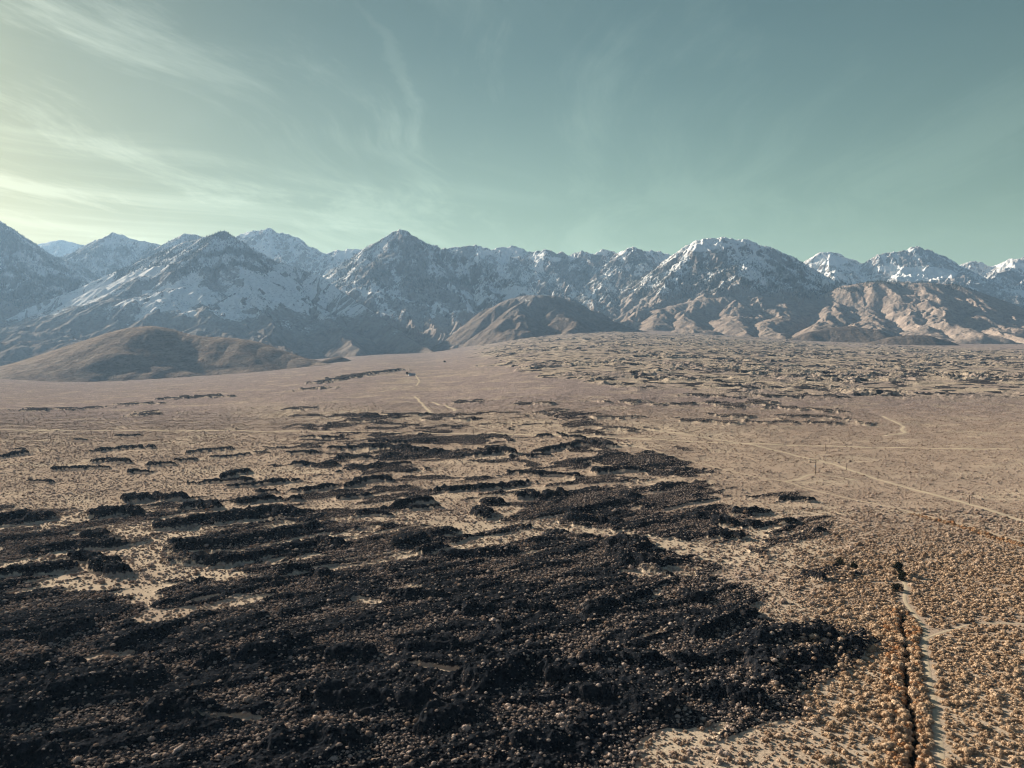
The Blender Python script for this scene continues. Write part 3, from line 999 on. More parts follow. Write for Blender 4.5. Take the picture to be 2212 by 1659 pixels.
def build_mountain(name, label, ridges, x0, x1, d0, d1, s0=0.80, k=4600.0, Rr=14.0, lam=700.0, amp=0.115, seed=1,
                   snow=(450, 1000), snow_max=1.0, steep=(0.75, 1.15), wood=None, jag=0.0, stepx=1.5, stepd=14.0, rib=0.5, chute=0.6, chl=120.0, cap=None, fields=(), tone=1.0):
    d0 *= 1000.0
    d1 *= 1000.0
    ux = ray(np.arange(x0, x1, stepx), 760)[0]
    ds = np.arange(d0, d1, stepd)
    U, Y = np.meshgrid(ux, ds)
    X = U * Y
    shp = X.shape
    X, Y = X.ravel(), Y.ravel()
    # bend the plan so that ridges are not straight
    dc = sstep(seg_dist(X, Y, crest(ridges[0]))[0], 0, 900)
    wx = X + fbm(X / 800, Y / 800, 4, seed + 3) * 170 * dc
    wy = Y + fbm(X / 800 + 9, Y / 800, 4, seed + 4) * 170 * dc
    z = np.full(X.shape, -1e4)
    arc = np.zeros(X.shape)
    arc0 = 0.0
    for rd in ridges:
        wgt = 1.0
        C = crest(rd)
        zz = np.full(X.shape, -1e5)
        ar = np.zeros(X.shape)
        for a_, b_ in zip(C[:-1], C[1:]):
            d, par = seg_dist(wx, wy, [a_, b_])
            dd = np.sqrt(d * d + Rr * Rr) - Rr
            cand = a_[2] + (b_[2] - a_[2]) * par - s0 * dd / (1 + dd / k)
            L_ = math.hypot(b_[0] - a_[0], b_[1] - a_[1])
            an = np.arctan2(wy - a_[1] - par * (b_[1] - a_[1]), wx - a_[0] - par * (b_[0] - a_[0]))
            ar = np.where(cand > zz, arc0 + par * L_ + an * 260.0, ar)
            arc0 += L_
            zz = np.maximum(zz, cand)
        arc0 += 5000.0
        arc = np.where(zz > z, ar, arc)
        if True:
            pass
        # smooth union
        kk = 12.0
        hh = np.clip(0.5 + 0.5 * (zz - z) / kk, 0, 1)
        z = np.where(z < -5000, zz, z * (1 - hh) + zz * hh + kk * hh * (1 - hh))
    near_crest = seg_dist(wx, wy, crest(ridges[0]))[0] + 40
    zg = zbase(X, Y)
    keep = z > zg - 60
    keep2 = keep.reshape(shp)
    Z2 = z.reshape(shp)
    gy = np.gradient(Z2, ds, axis=0)
    gx = np.gradient(Z2, axis=1) / (np.gradient(ux)[None, :] * Y.reshape(shp))
    gyc = gy - gx * U    # moving along Y at fixed U also moves X
    # wide smoothing of slope direction
    sx_, sy_ = gx.ravel(), gyc.ravel()
    H = np.zeros_like(X)
    ki = np.nonzero(keep)[0]
    rel = np.clip((z[ki] - zg[ki]) / 260.0, 0, 1)
    Hk, Hfk = gullies(X[ki], Y[ki], sx_[ki].astype(np.float32), sy_[ki].astype(np.float32), lam * 0.55, 5, seed, amp * 0.8)
    H[ki] = Hk * (0.25 + 0.75 * rel) * sstep(near_crest[ki], -60, 200)
    Hf = np.zeros_like(X)
    Hf[ki] = Hfk
    det = np.zeros_like(X)
    if jag > 0:
        det[ki] = (ridged(X[ki] / 210, Y[ki] / 210, 4, seed + 50, 0.5) - 0.6) * jag * 0.5 * rel
    sw = arc + fbm(X / 260, Y / 260, 3, seed + 7) * 38
    ch = perlin(sw / chl, X * 0 + 3.3, seed + 8) + 0.55 * perlin(sw / (chl * 0.43), X * 0 + 8.1, seed + 9)
    chf = ch * sstep(near_crest, 40, 260) * np.clip((z - zg) / 260.0, 0, 1)
    z2 = z + H + det + chf * chl * 0.10 * chute
    Z2 = z2.reshape(shp)
    gy = np.gradient(Z2, ds, axis=0)
    gx = np.gradient(Z2, axis=1) / (np.gradient(ux)[None, :] * Y.reshape(shp))
    gyc = gy - gx * U
    slope = np.hypot(gx, gyc).ravel()
    nz = fbm(X / 420, Y / 420, 4, seed + 70, 0.55)
    sn = sstep(z2 + nz * 190, snow[0], snow[1]) * snow_max
    # ribs blown free, gullies filled
    ribm = sstep(H / (lam * amp * 0.44) + nz * 0.55, 0.1, 1.1) * rib
    st = sstep(slope, steep[0] + 0.15, steep[1] + 0.25)
    fine = sstep(Hf, -0.05, 0.75)
    ribm = np.maximum(ribm * (0.45 + 0.7 * fine), fine * rib * 0.75)
    sn = np.clip(sn * (1 - 0.9 * np.maximum(st, ribm)) + 0.15 * (H < -0.2 * lam * amp) * sn, 0, 1)
    # chutes: snow lies in them, the ribs between stay dark
    sn = sn * (1 - chute * sstep(ch + 0.35 * nz, -0.05, 0.50) * 0.9)
    sn = np.maximum(sn, 0.85 * sstep(z2 + nz * 60, snow[0], snow[1]) * sstep(-ch, 0.10, 0.40) * min(1.0, chute * 1.2) * snow_max)
    clean = np.zeros_like(sn)
    if cap:
        clean = sstep(z2 + nz * 60, cap, cap + 70) * (1 - sstep(slope, 1.0, 1.5))
    fsx, fsy = unray(X, Y, z2)
    for cx_, cy_, rx_, ry_ in fields:
        rr_ = ((fsx - cx_) / rx_) ** 2 + ((fsy - cy_) / ry_) ** 2 + nz * 0.45
        clean = np.maximum(clean, 1.0 - sstep(rr_, 0.7, 1.0))
    sn = np.maximum(sn, clean)
    sc = 1 - sstep(z2 + nz * 150, snow[0] - 100, snow[1] + 100)
    wd = np.zeros_like(X)
    if wood:
        lo, hi, wa = wood
        wd = sstep(z2 + nz * 120, lo, lo + 180) * (1 - sstep(z2 + nz * 120, hi, hi + 160)) * wa * (0.45 + 0.75 * ribm + 0.5 * sstep(perlin(X / 260, Y / 260, seed + 90), -0.1, 0.4))
    o = build_grid(name, X.reshape(shp), Y.reshape(shp), Z2, dict(snow=sn, clean=clean, scrub=sc, wood=wd * 0.75, tone=np.full(X.shape, tone), dust=sstep(z2 + nz * 120, snow[0] - 260, snow[1] - 60) * snow_max * (0.40 - 0.34 * sstep(slope, 0.9, 1.5))), M_MOUNT, keep2)
    structure(o, label)
    MOUNTAINS.append((o, X[ki], Y[ki], z2[ki], wd[ki]))
    return o


# farthest snowy summits
build_mountain("mountain", "low snowy summit at the far left behind the dark ridges", [[(60, 536, 19), (90, 526, 19), (130, 518, 19), (170, 527, 19), (240, 545, 19), (330, 552, 19)]],
               40, 420, 15.5, 19.6, snow=(500, 800), s0=0.6, jag=60, seed=101, stepd=26, rib=.35, wood=(1900, 2300, .6))
build_mountain("mountain", "snow covered peak right of the rounded white dome", [[(1690, 600, 15), (1735, 568, 15), (1765, 548, 15), (1790, 543, 15), (1815, 549, 15), (1840, 560, 15), (1880, 572, 15)],
                                         [(1790, 543, 15), (1800, 580, 14.2), (1790, 620, 13)]],
               1660, 1960, 12.2, 15.5, snow=(700, 1000), jag=90, seed=103, stepd=18, fields=((1795, 562, 42, 11),), rib=.55)
build_mountain("mountain", "wide craggy rock summit above a bright snowfield at the right", [[(1850, 590, 14.6), (1880, 560, 14.6), (1900, 550, 14.6), (1935, 546, 14.6), (1960, 538, 14.6), (1985, 534, 14.6), (2003, 537, 14.6), (2020, 547, 14.6), (2045, 556, 14.6),
                                          (2065, 572, 14.6), (2090, 590, 14.6), (2130, 605, 14.6)], [(1985, 534, 14.6), (1960, 575, 14.1), (1930, 600, 13.3)], [(2040, 556, 14.6), (2060, 590, 14), (2100, 610, 13.2)]],
               1830, 2200, 11.8, 15.2, snow=(700, 1000), steep=(0.62, 1.0), jag=150, seed=107, stepd=17, chute=1.0, fields=((1930, 580, 50, 7), (1995, 592, 80, 16)), rib=.7)
build_mountain("mountain", "jagged snowy ridge at the right edge of the frame", [[(2070, 573, 16), (2095, 566, 16), (2115, 565, 16), (2130, 572, 16), (2150, 575, 16), (2175, 562, 15.6), (2200, 557, 15.4), (2230, 552, 15.4), (2330, 520, 15.4)],
                                          [(2200, 557, 15.4), (2150, 600, 14.4), (2100, 625, 13.4)], [(2300, 540, 15.4), (2230, 600, 14.4), (2200, 630, 13.2)]],
               2050, 2420, 11.8, 16.4, snow=(600, 900), jag=110, seed=109, stepd=18, fields=((2185, 575, 35, 7),), rib=.55)
# mid distance row
build_mountain("mountain", "dark wooded rocky peak with a snow streaked summit, second from the left edge", [[(50, 585, 13.6), (110, 575, 13.4), (150, 560, 13.2), (180, 538, 13), (205, 520, 12.9), (225, 513, 12.8), (247, 503, 12.8), (270, 509, 12.8), (300, 520, 12.8), (340, 527, 12.8), (400, 545, 12.6), (470, 560, 12.6)],
                                         [(225, 513, 12.8), (215, 560, 12.2), (240, 610, 11.6), (260, 640, 11)], [(330, 527, 12.8), (320, 560, 12), (330, 590, 11.4)], [(110, 575, 13.4), (130, 600, 12.6), (170, 620, 11.6)]],
               30, 500, 9.8, 13.8, snow=(600, 900), wood=(900, 1750, 1.2), jag=70, seed=113, rib=.8)
build_mountain("mountain", "small grey rounded summit between the wooded peak and the big left pyramid", [[(320, 550, 12.2), (350, 530, 12.2), (375, 516, 12.2), (400, 504, 12.2), (425, 509, 12.2), (455, 520, 12.2), (520, 545, 12.2)]],
               300, 560, 9.9, 12.6, snow=(700, 1200), snow_max=.75, wood=(900, 1800, .8), jag=60, seed=127, rib=.8)
build_mountain("mountain", "craggy snow plastered summit behind the right shoulder of the left pyramid", [[(450, 530, 14), (510, 511, 14), (530, 504, 14), (553, 497, 14), (582, 494, 14), (592, 503, 14), (615, 504, 14), (635, 509, 14), (650, 522, 14), (672, 535, 14), (705, 547, 14), (735, 541, 14), (760, 537, 14), (800, 536, 14), (850, 542, 14)],
                                         [(582, 494, 14), (590, 540, 13.4), (620, 570, 12.6)], [(640, 511, 14), (680, 560, 13.2), (720, 580, 12.4)], [(780, 537, 14), (760, 570, 13.2), (730, 600, 12.4)]],
               430, 900, 11.6, 14.4, snow=(700, 1000), jag=130, seed=131, chute=.8, fields=((535, 507, 18, 6), (775, 542, 22, 6), (745, 552, 20, 10)), rib=.45, steep=(.7, 1.1))
build_mountain("mountain", "long serrated ridge of snow and dark rock across the middle", [[(940, 545, 13), (985, 534, 13), (1025, 531, 13), (1045, 536, 13), (1062, 541, 13.1), (1085, 533, 13.2), (1105, 531, 13.2), (1125, 537, 13.2), (1150, 545, 13), (1178, 540, 12.8), (1200, 545, 12.8),
                                          (1235, 549, 12.8), (1255, 544, 12.8), (1275, 549, 12.8), (1300, 541, 12.9), (1325, 543, 12.9), (1335, 549, 12.7), (1355, 538, 12.4), (1368, 535, 12.4), (1385, 541, 12.4), (1395, 545, 12.8), (1420, 542, 13), (1450, 552, 13), (1520, 565, 13)],
                                         [(1030, 531, 13), (1050, 580, 12.2), (1110, 620, 11.3), (1150, 650, 10.4)], [(1105, 533, 13.2), (1130, 575, 12.4), (1180, 615, 11.6), (1220, 650, 10.6)],
                                         [(1180, 540, 12.8), (1200, 590, 12), (1250, 635, 11.2), (1290, 675, 10), (1330, 705, 9)], [(1260, 545, 12.8), (1290, 590, 12), (1310, 635, 11), (1350, 675, 9.8)],
                                         [(1368, 535, 12.4), (1350, 580, 11.8), (1360, 620, 11), (1385, 660, 10)], [(1420, 545, 13), (1430, 600, 11.6), (1410, 640, 10.6)]],
               920, 1560, 8.6, 13.5, snow=(480, 900), wood=(600, 1500, .9), jag=150, lam=560, amp=.14, seed=137, chute=.9, chl=140., fields=((1045, 546, 24, 7), (1108, 541, 22, 6), (1160, 556, 18, 9), (1290, 546, 24, 5), (1200, 560, 14, 6), (1430, 560, 22, 8)), rib=.7, stepx=1.6)
# the large faces
build_mountain("mountain", "dark shaded mountain cut by the left edge of the frame", [[(-380, 400, 10.6), (-200, 425, 10.6), (-80, 450, 10.6), (-30, 462, 10.6), (0, 478, 10.5), (28, 500, 10.4), (55, 525, 10.3), (80, 548, 10.2), (105, 575, 10.1), (150, 598, 9.9), (200, 620, 9.6), (240, 650, 9.2)],
                                         [(0, 478, 10.5), (10, 540, 10), (60, 600, 9.4), (110, 640, 8.8)], [(-60, 455, 10.6), (-80, 560, 9.6), (-30, 640, 8.8), (20, 690, 8)]],
               -330, 300, 6.6, 11.0, snow=(380, 900), snow_max=.8, wood=(500, 1750, 1.1), jag=60, seed=139, rib=.8, s0=.85)
build_mountain("mountain", "big pyramid mountain at left with a wooded summit over long snow chutes",
               [[(-260, 760, 7.2), (-100, 735, 7.6), (0, 699, 8.0), (60, 666, 8.3), (130, 640, 8.5), (200, 610, 8.7), (260, 582, 8.8), (300, 566, 8.9), (340, 548, 9), (380, 530, 9), (410, 521, 9), (440, 512, 9), (462, 508, 9), (478, 499, 9), (488, 500, 9), (505, 514, 9), (520, 521, 9),
                 (560, 546, 9), (600, 567, 8.9), (640, 580, 8.8), (690, 596, 8.7), (740, 632, 8.4), (790, 665, 8), (840, 700, 7.6), (890, 735, 7.0), (940, 762, 6.4)],
                [(484, 499, 9), (500, 560, 8.6), (520, 610, 8.2), (560, 660, 7.6), (600, 720, 6.8), (620, 765, 6)],
                [(440, 512, 9), (400, 570, 8.7), (330, 630, 8.3), (250, 690, 7.7), (170, 740, 7.0)],
                [(300, 566, 8.9), (240, 640, 8.2), (150, 690, 7.6), (60, 740, 6.8)],
                [(600, 567, 8.9), (660, 640, 8.3), (720, 700, 7.5), (770, 755, 6.4)],
                [(500, 560, 8.6), (440, 640, 8.0), (370, 700, 7.2), (330, 740, 6.6)]],
               -240, 1010, 5.1, 9.6, snow=(260, 620), snow_max=.98, wood=(900, 1700, 1.2), lam=640, amp=.085, seed=149, tone=.7, chute=.95, chl=105., fields=((215, 597, 30, 6),), rib=.62, s0=.82, k=4300, stepx=1.6, stepd=13)
build_mountain("mountain", "sharp central pyramid peak of dark rock streaked with thin snow gullies",
               [[(640, 640, 9.6), (700, 612, 9.9), (735, 588, 10.1), (770, 552, 10.4), (798, 530, 10.5), (815, 527, 10.5), (830, 515, 10.5), (848, 502, 10.5), (862, 497, 10.5), (878, 500, 10.5), (898, 512, 10.5), (920, 524, 10.5), (945, 533, 10.5), (985, 545, 10.4),
                 (1030, 570, 10.2), (1070, 592, 9.9), (1110, 612, 9.6), (1150, 628, 9.2), (1190, 640, 8.9)],
                [(862, 497, 10.5), (868, 550, 10.1), (880, 610, 9.5), (890, 670, 8.8), (890, 720, 7.8)], [(815, 527, 10.5), (790, 590, 9.9), (800, 650, 9.2), (830, 700, 8.4), (860, 740, 7.4)],
                [(930, 528, 10.5), (960, 590, 9.9), (990, 640, 9.2), (1000, 690, 8.4), (1000, 730, 7.4)], [(1040, 575, 10.1), (1060, 630, 9.3), (1070, 670, 8.6)], [(868, 550, 10.1), (920, 610, 9.5), (945, 670, 8.8), (940, 720, 7.8)]],
               620, 1230, 6.3, 11.0, snow=(260, 620), snow_max=1.0, wood=(700, 1500, .8), lam=560, amp=.13, jag=90, seed=151, chute=1.0, chl=170., fields=((1110, 628, 45, 8),), rib=.95, s0=.86, k=5200, steep=(.78, 1.1))
build_mountain("mountain", "broad mountain with a smooth rounded white snow dome on top",
               [[(1370, 640, 9.6), (1400, 605, 10), (1435, 580, 10.3), (1455, 562, 10.5), (1468, 545, 10.5), (1490, 530, 10.5), (1510, 520, 10.5), (1540, 515, 10.5), (1570, 515, 10.5), (1600, 519, 10.5), (1618, 522, 10.5), (1640, 530, 10.5), (1675, 540, 10.5), (1700, 550, 10.4),
                 (1725, 564, 10.3), (1745, 582, 10.2), (1780, 600, 10), (1820, 612, 9.7), (1860, 622, 9.3)],
                [(1520, 518, 10.5), (1500, 565, 10.1), (1450, 605, 9.6), (1415, 650, 9), (1390, 690, 8.2)], [(1570, 515, 10.5), (1585, 560, 10.1), (1560, 600, 9.6), (1530, 635, 9)],
                [(1650, 532, 10.5), (1660, 570, 10.1), (1690, 605, 9.6), (1710, 635, 9)], [(1740, 580, 10.2), (1790, 615, 9.6), (1800, 640, 9.1)]],
               1340, 1900, 7.4, 11.1, snow=(620, 1000), wood=(640, 1250, .9), lam=560, amp=.12, jag=120, seed=157, chute=.9, chl=150., cap=1440, fields=((1625, 578, 32, 28), (1775, 603, 42, 9), (1515, 530, 45, 14), (1700, 590, 26, 14)), rib=.65, s0=.82, k=5200, Rr=60)
# brown foothills
build_mountain("foothill", "brown grassy foothills below the white snow dome",
               [[(1340, 715, 8.2), (1385, 700, 8.4), (1430, 668, 8.6), (1480, 655, 8.8), (1520, 645, 8.9), (1570, 641, 9), (1640, 640, 9), (1710, 645, 9), (1790, 645, 9), (1860, 650, 8.9), (1930, 680, 8.4)],
                [(1500, 650, 8.9), (1480, 690, 8.1), (1500, 712, 7.4)], [(1600, 641, 9), (1585, 680, 8.2), (1610, 715, 7.3)], [(1690, 644, 9), (1660, 690, 8.1), (1680, 725, 7.1)],
                [(1790, 645, 9), (1800, 680, 8.2), (1770, 715, 7.3)], [(1860, 650, 8.9), (1890, 690, 8), (1850, 725, 7.0)], [(1430, 668, 8.6), (1420, 700, 7.9)]],
               1310, 2010, 6.5, 9.4, snow=(690, 1050), snow_max=.6, wood=(720, 1000, .7), chute=.25, lam=680, amp=.065, Rr=120, s0=.62, k=4200, seed=163, rib=.8, stepx=1.4)
build_mountain("foothill", "tall smooth tan hillside with a dark wooded top at the right",
               [[(1800, 640, 9), (1835, 617, 9.1), (1880, 609, 9.1), (1940, 610, 9.1), (2000, 612, 9.0), (2050, 614, 9.0), (2090, 625, 8.9), (2140, 645, 8.7), (2180, 665, 8.5), (2230, 690, 8.2), (2400, 720, 7.8)],
                [(1900, 609, 9.1), (1940, 655, 8.4), (1990, 700, 7.7), (2010, 735, 6.8)], [(1990, 612, 9), (2000, 650, 8.4), (2050, 690, 7.7), (2090, 725, 6.9)],
                [(2070, 618, 9), (2100, 660, 8.3), (2150, 705, 7.5), (2200, 740, 6.6)], [(2160, 655, 8.6), (2200, 700, 7.8), (2260, 740, 6.8)]],
               1780, 2420, 5.9, 9.6, snow=(1000, 1500), snow_max=.5, wood=(760, 1300, 1.0), chute=.25, lam=760, amp=.052, Rr=120, s0=.62, k=4200, seed=167, tone=1.25, rib=.6, stepx=1.4)
build_mountain("foothill", "rounded brown dome hill in the middle at the foot of the range",
               [[(1035, 705, 7.6), (1060, 678, 7.7), (1085, 660, 7.8), (1115, 645, 7.9), (1150, 638, 7.9), (1190, 639, 7.9), (1225, 650, 7.9), (1270, 672, 7.8), (1320, 695, 7.6), (1390, 716, 7.3)],
                [(1140, 638, 7.9), (1120, 680, 7.3), (1130, 715, 6.8)], [(1210, 645, 7.9), (1210, 690, 7.2), (1230, 720, 6.8)]],
               930, 1430, 6.1, 8.6, snow=(560, 760), snow_max=.45, chute=.3, lam=480, amp=.08, Rr=240, s0=1.0, k=2200, seed=173, tone=.62, rib=.9, stepx=1.4)
build_mountain("foothill", "smooth brown hill standing in front of the big left pyramid",
               [[(-90, 850, 3.8), (40, 826, 3.95), (120, 800, 4.1), (190, 772, 4.25), (240, 740, 4.4), (270, 722, 4.45), (300, 707, 4.5), (330, 705, 4.5), (365, 715, 4.5), (400, 722, 4.5), (440, 727, 4.5), (480, 729, 4.5), (520, 733, 4.5), (560, 747, 4.45), (600, 762, 4.4), (640, 773, 4.35), (690, 784, 4.3)],
                [(320, 705, 4.5), (330, 760, 4.2), (350, 800, 4.0)], [(500, 731, 4.5), (520, 770, 4.3), (540, 796, 4.15)]],
               -160, 740, 3.2, 5.1, snow=(900, 1500), chute=.12, lam=330, amp=.016, Rr=150, s0=.50, k=2600, seed=179, tone=.92, rib=.2, stepx=1.3, stepd=8)
for lb, rd, xa, xb, da, db in (
        ("low dark mound, left one of the two in front of the tan hillside", [(1850, 752, 6.2), (1890, 737, 6.3), (1925, 728, 6.3), (1960, 724, 6.3), (2000, 724, 6.3), (2040, 735, 6.25), (2075, 752, 6.2)], 1830, 2100, 5.8, 6.7),
        ("low dark mound farthest right on the plain", [(1975, 785, 5.0), (2010, 770, 5.1), (2050, 760, 5.15), (2085, 754, 5.15), (2120, 756, 5.15), (2160, 772, 5.1), (2185, 782, 5.0)], 1950, 2230, 4.75, 5.5),
        ("long low hummock at the foot of the brown foothills", [(1700, 736, 6.8), (1745, 718, 6.9), (1790, 708, 7.0), (1840, 704, 7.0), (1890, 712, 6.9), (1930, 732, 6.7)], 1680, 1960, 6.3, 7.4),
        ("small knob at the right end of the smooth brown hill", [(590, 792, 4.5), (625, 779, 4.55), (660, 774, 4.6), (695, 780, 4.55), (730, 770, 4.75), (760, 782, 4.7)], 570, 790, 4.2, 5.0)):
    build_mountain("mound", lb, [rd], xa, xb, da, db, snow=(2000, 3000), chute=.1, tone=.6, lam=180, amp=.035, Rr=45, s0=.55, k=2000, seed=181 + xa, rib=.4, stepx=1.3, stepd=8)

# ------------------------------------------------------------------ conifers on the slopes (uncountable)
def build_conifers():
    X, Y, Z = [], [], []
    for o, x, y, z, w in MOUNTAINS:
        n = len(x)
        if w.max() <= 0.05:
            continue
        # vertex spacing gives roughly 14 m cells
        p = np.clip(w - 0.15, 0, 1) * 0.3
        k = rng.random(n) < p
        # only slopes that can face the viewpoint
        X.append(x[k] + rng.uniform(-6, 6, k.sum()))
        Y.append(y[k] + rng.uniform(-6, 6, k.sum()))
        Z.append(z[k])
    X, Y, Z = map(np.concatenate, (X, Y, Z))
    n = len(X)
    if n > 110000:
        s = rng.choice(n, 110000, replace=False)
        X, Y, Z = X[s], Y[s], Z[s]
        n = 110000
    h = rng.uniform(11, 26, n)
    r = h * rng.uniform(.18, .30, n)
    ang = rng.uniform(0, 6.28, n)
    V = np.zeros((n, 6, 3), np.float32)
    for i in range(5):
        a = ang + i * 2 * math.pi / 5
        V[:, i, 0] = X + r * np.cos(a)
        V[:, i, 1] = Y + r * np.sin(a)
        V[:, i, 2] = Z - 3
    V[:, 5, 0], V[:, 5, 1], V[:, 5, 2] = X, Y, Z + h
    base = (np.arange(n) * 6)[:, None]
    tri = np.concatenate([base + np.array([[i, (i + 1) % 5, 5]]) for i in range(5)], 1).reshape(-1, 3)
    me = bpy.data.meshes.new("conifer_forest")
    me.vertices.add(n * 6)
    me.vertices.foreach_set('co', V.ravel())
    me.loops.add(len(tri) * 3)
    me.loops.foreach_set('vertex_index', tri.ravel().astype(np.int32))
    me.polygons.add(len(tri))
    me.polygons.foreach_set('loop_start', np.arange(0, len(tri) * 3, 3, dtype=np.int32))
    me.polygons.foreach_set('loop_total', np.full(len(tri), 3, np.int32))
    me.update(calc_edges=True)
    me.materials.append(M_CONIFER)
    o = bpy.data.objects.new("conifer_forest", me)
    COL.objects.link(o)
    o['kind'] = 'stuff'
    o['label'] = "dark conifers scattered over the upper mountain slopes"
    o['category'] = "forest"
    print("CONIFERS", n)


build_conifers()

# ------------------------------------------------------------------ shrubs
import bmesh


def ico(sub):
    bm = bmesh.new()
    bmesh.ops.create_icosphere(bm, subdivisions=sub, radius=1.0)
    v = np.array([x.co[:] for x in bm.verts])
    f = [tuple(q.index for q in x.verts) for x in bm.faces]
    bm.free()
    return v, np.array(f)


def shrub_mesh(name, seed, sub=2, lobes=7, leaves=140):
    r = np.random.default_rng(seed)
    v0, f0 = ico(sub)
    V, Fc = [], []
    n = 0
    for i in range(lobes):
        if i == 0:
            c = np.array([0, 0, 0.42])
            s = 0.55
        else:
            a = r.uniform(0, 6.28)
            d = r.uniform(0.25, 0.62)
            c = np.array([math.cos(a) * d, math.sin(a) * d, r.uniform(0.28, 0.72) * (1.1 - 0.5 * d)])
            s = r.uniform(0.18, 0.38)
        q = v0 * s * np.array([1, 1, r.uniform(0.75, 1.0)])
        nn = perlin(v0[:, 0] * 2.3 + seed + i, v0[:, 1] * 2.3 + v0[:, 2] * 1.7, seed) + 0.6 * perlin(v0[:, 0] * 5 + v0[:, 2] * 3, v0[:, 1] * 5 - v0[:, 2] * 2, seed + 5)
        q = q * (1 + 0.5 * nn)[:, None] + c
        V.append(q)
        Fc += [tuple(x + n) for x in f0]
        n += len(q)
    # leaf tufts / twigs standing out of the crown
    for i in range(leaves):
        a = r.uniform(0, 6.28)
        e = math.asin(r.uniform(0.0, 1.0))
        dirv = np.array([math.cos(a) * math.cos(e), math.sin(a) * math.cos(e), math.sin(e)])
        rad = r.uniform(0.75, 1.22)
        c = dirv * np.array([0.85, 0.85, 0.80]) * rad + np.array([0, 0, 0.12])
        t = r.normal(size=3)
        t /= np.linalg.norm(t)
        up = dirv + r.normal(size=3) * 0.5
        up /= np.linalg.norm(up)
        L, W = r.uniform(0.14, 0.34), r.uniform(0.03, 0.08)
        V.append(np.array([c - t * W - up * L * .5, c + t * W - up * L * .5, c + up * L * .5]))
        Fc.append((n, n + 1, n + 2))
        n += 3
    V = np.concatenate(V)
    V[:, 2] = np.maximum(V[:, 2], -0.12)
    return mesh_obj(name, V, Fc, M_SHRUB, smooth=True, link=False)


PROTO = bpy.data.collections.new("shrub_kinds")
for i in range(7):
    o = shrub_mesh("shrub_kind_%d" % i, 40 + i, 2, 7 + i % 5, 300)
    PROTO.objects.link(o)
PROTO_FAR = bpy.data.collections.new("far_shrub_kinds")
for i in range(4):
    o = shrub_mesh("tuft_kind_%d" % i, 80 + i, 1, 4, 24)
    PROTO_FAR.objects.link(o)


def scatter_instances(name, P, rot, scl, idx, tint, coll, label):
    me = bpy.data.meshes.new(name)
    n = len(P)
    me.vertices.add(n)
    me.vertices.foreach_set('co', P.astype(np.float32).ravel())
    for k, v, ty in (('rz', rot, 'FLOAT'), ('kind', idx, 'INT'), ('tint', tint, 'FLOAT')):
        a = me.attributes.new(k, ty, 'POINT')
        a.data.foreach_set('value', v.astype(np.int32 if ty == 'INT' else np.float32))
    a = me.attributes.new('size', 'FLOAT_VECTOR', 'POINT')
    a.data.foreach_set('vector', scl.astype(np.float32).ravel())
    o = bpy.data.objects.new(name, me)
    COL.objects.link(o)
    ng = bpy.data.node_groups.new(name, 'GeometryNodeTree')
    ng.interface.new_socket('Geometry', in_out='INPUT', socket_type='NodeSocketGeometry')
    ng.interface.new_socket('Geometry', in_out='OUTPUT', socket_type='NodeSocketGeometry')
    N = ng.nodes
    gi, go = N.new('NodeGroupInput'), N.new('NodeGroupOutput')
    m2p = N.new('GeometryNodeMeshToPoints')
    ci = N.new('GeometryNodeCollectionInfo')
    ci.inputs['Collection'].default_value = coll
    ci.inputs['Separate Children'].default_value = True
    ip = N.new('GeometryNodeInstanceOnPoints')
    ip.inputs['Pick Instance'].default_value = True

    def na(nm, ty):
        q = N.new('GeometryNodeInputNamedAttribute')
        q.data_type = ty
        q.inputs['Name'].default_value = nm
        return q.outputs[0]
    cx = N.new('ShaderNodeCombineXYZ')
    ng.links.new(na('rz', 'FLOAT'), cx.inputs[2])
    L = ng.links.new
    L(gi.outputs[0], m2p.inputs['Mesh'])
    L(m2p.outputs[0], ip.inputs['Points'])
    L(ci.outputs[0], ip.inputs['Instance'])
    L(na('kind', 'INT'), ip.inputs['Instance Index'])
    L(cx.outputs[0], ip.inputs['Rotation'])
    L(na('size', 'FLOAT_VECTOR'), ip.inputs['Scale'])
    L(ip.outputs[0], go.inputs[0])
    md = o.modifiers.new('scatter', 'NODES')
    md.node_group = ng
    o['kind'] = 'stuff'
    o['label'] = label
    o['category'] = 'shrubs'
    return o


def shrub_points(y0, y1, cell, far=False):
    """jittered grid of candidate positions"""
    xs, ys = [], []
    y = y0
    while y < y1:
        w = y * 0.79 + 70
        n = int(2 * w / cell)
        xs.append(-w + (np.arange(n) + rng.random(n)) * cell)
        ys.append(y + rng.random(n) * cell)
        y += cell
    return np.concatenate(xs), np.concatenate(ys)


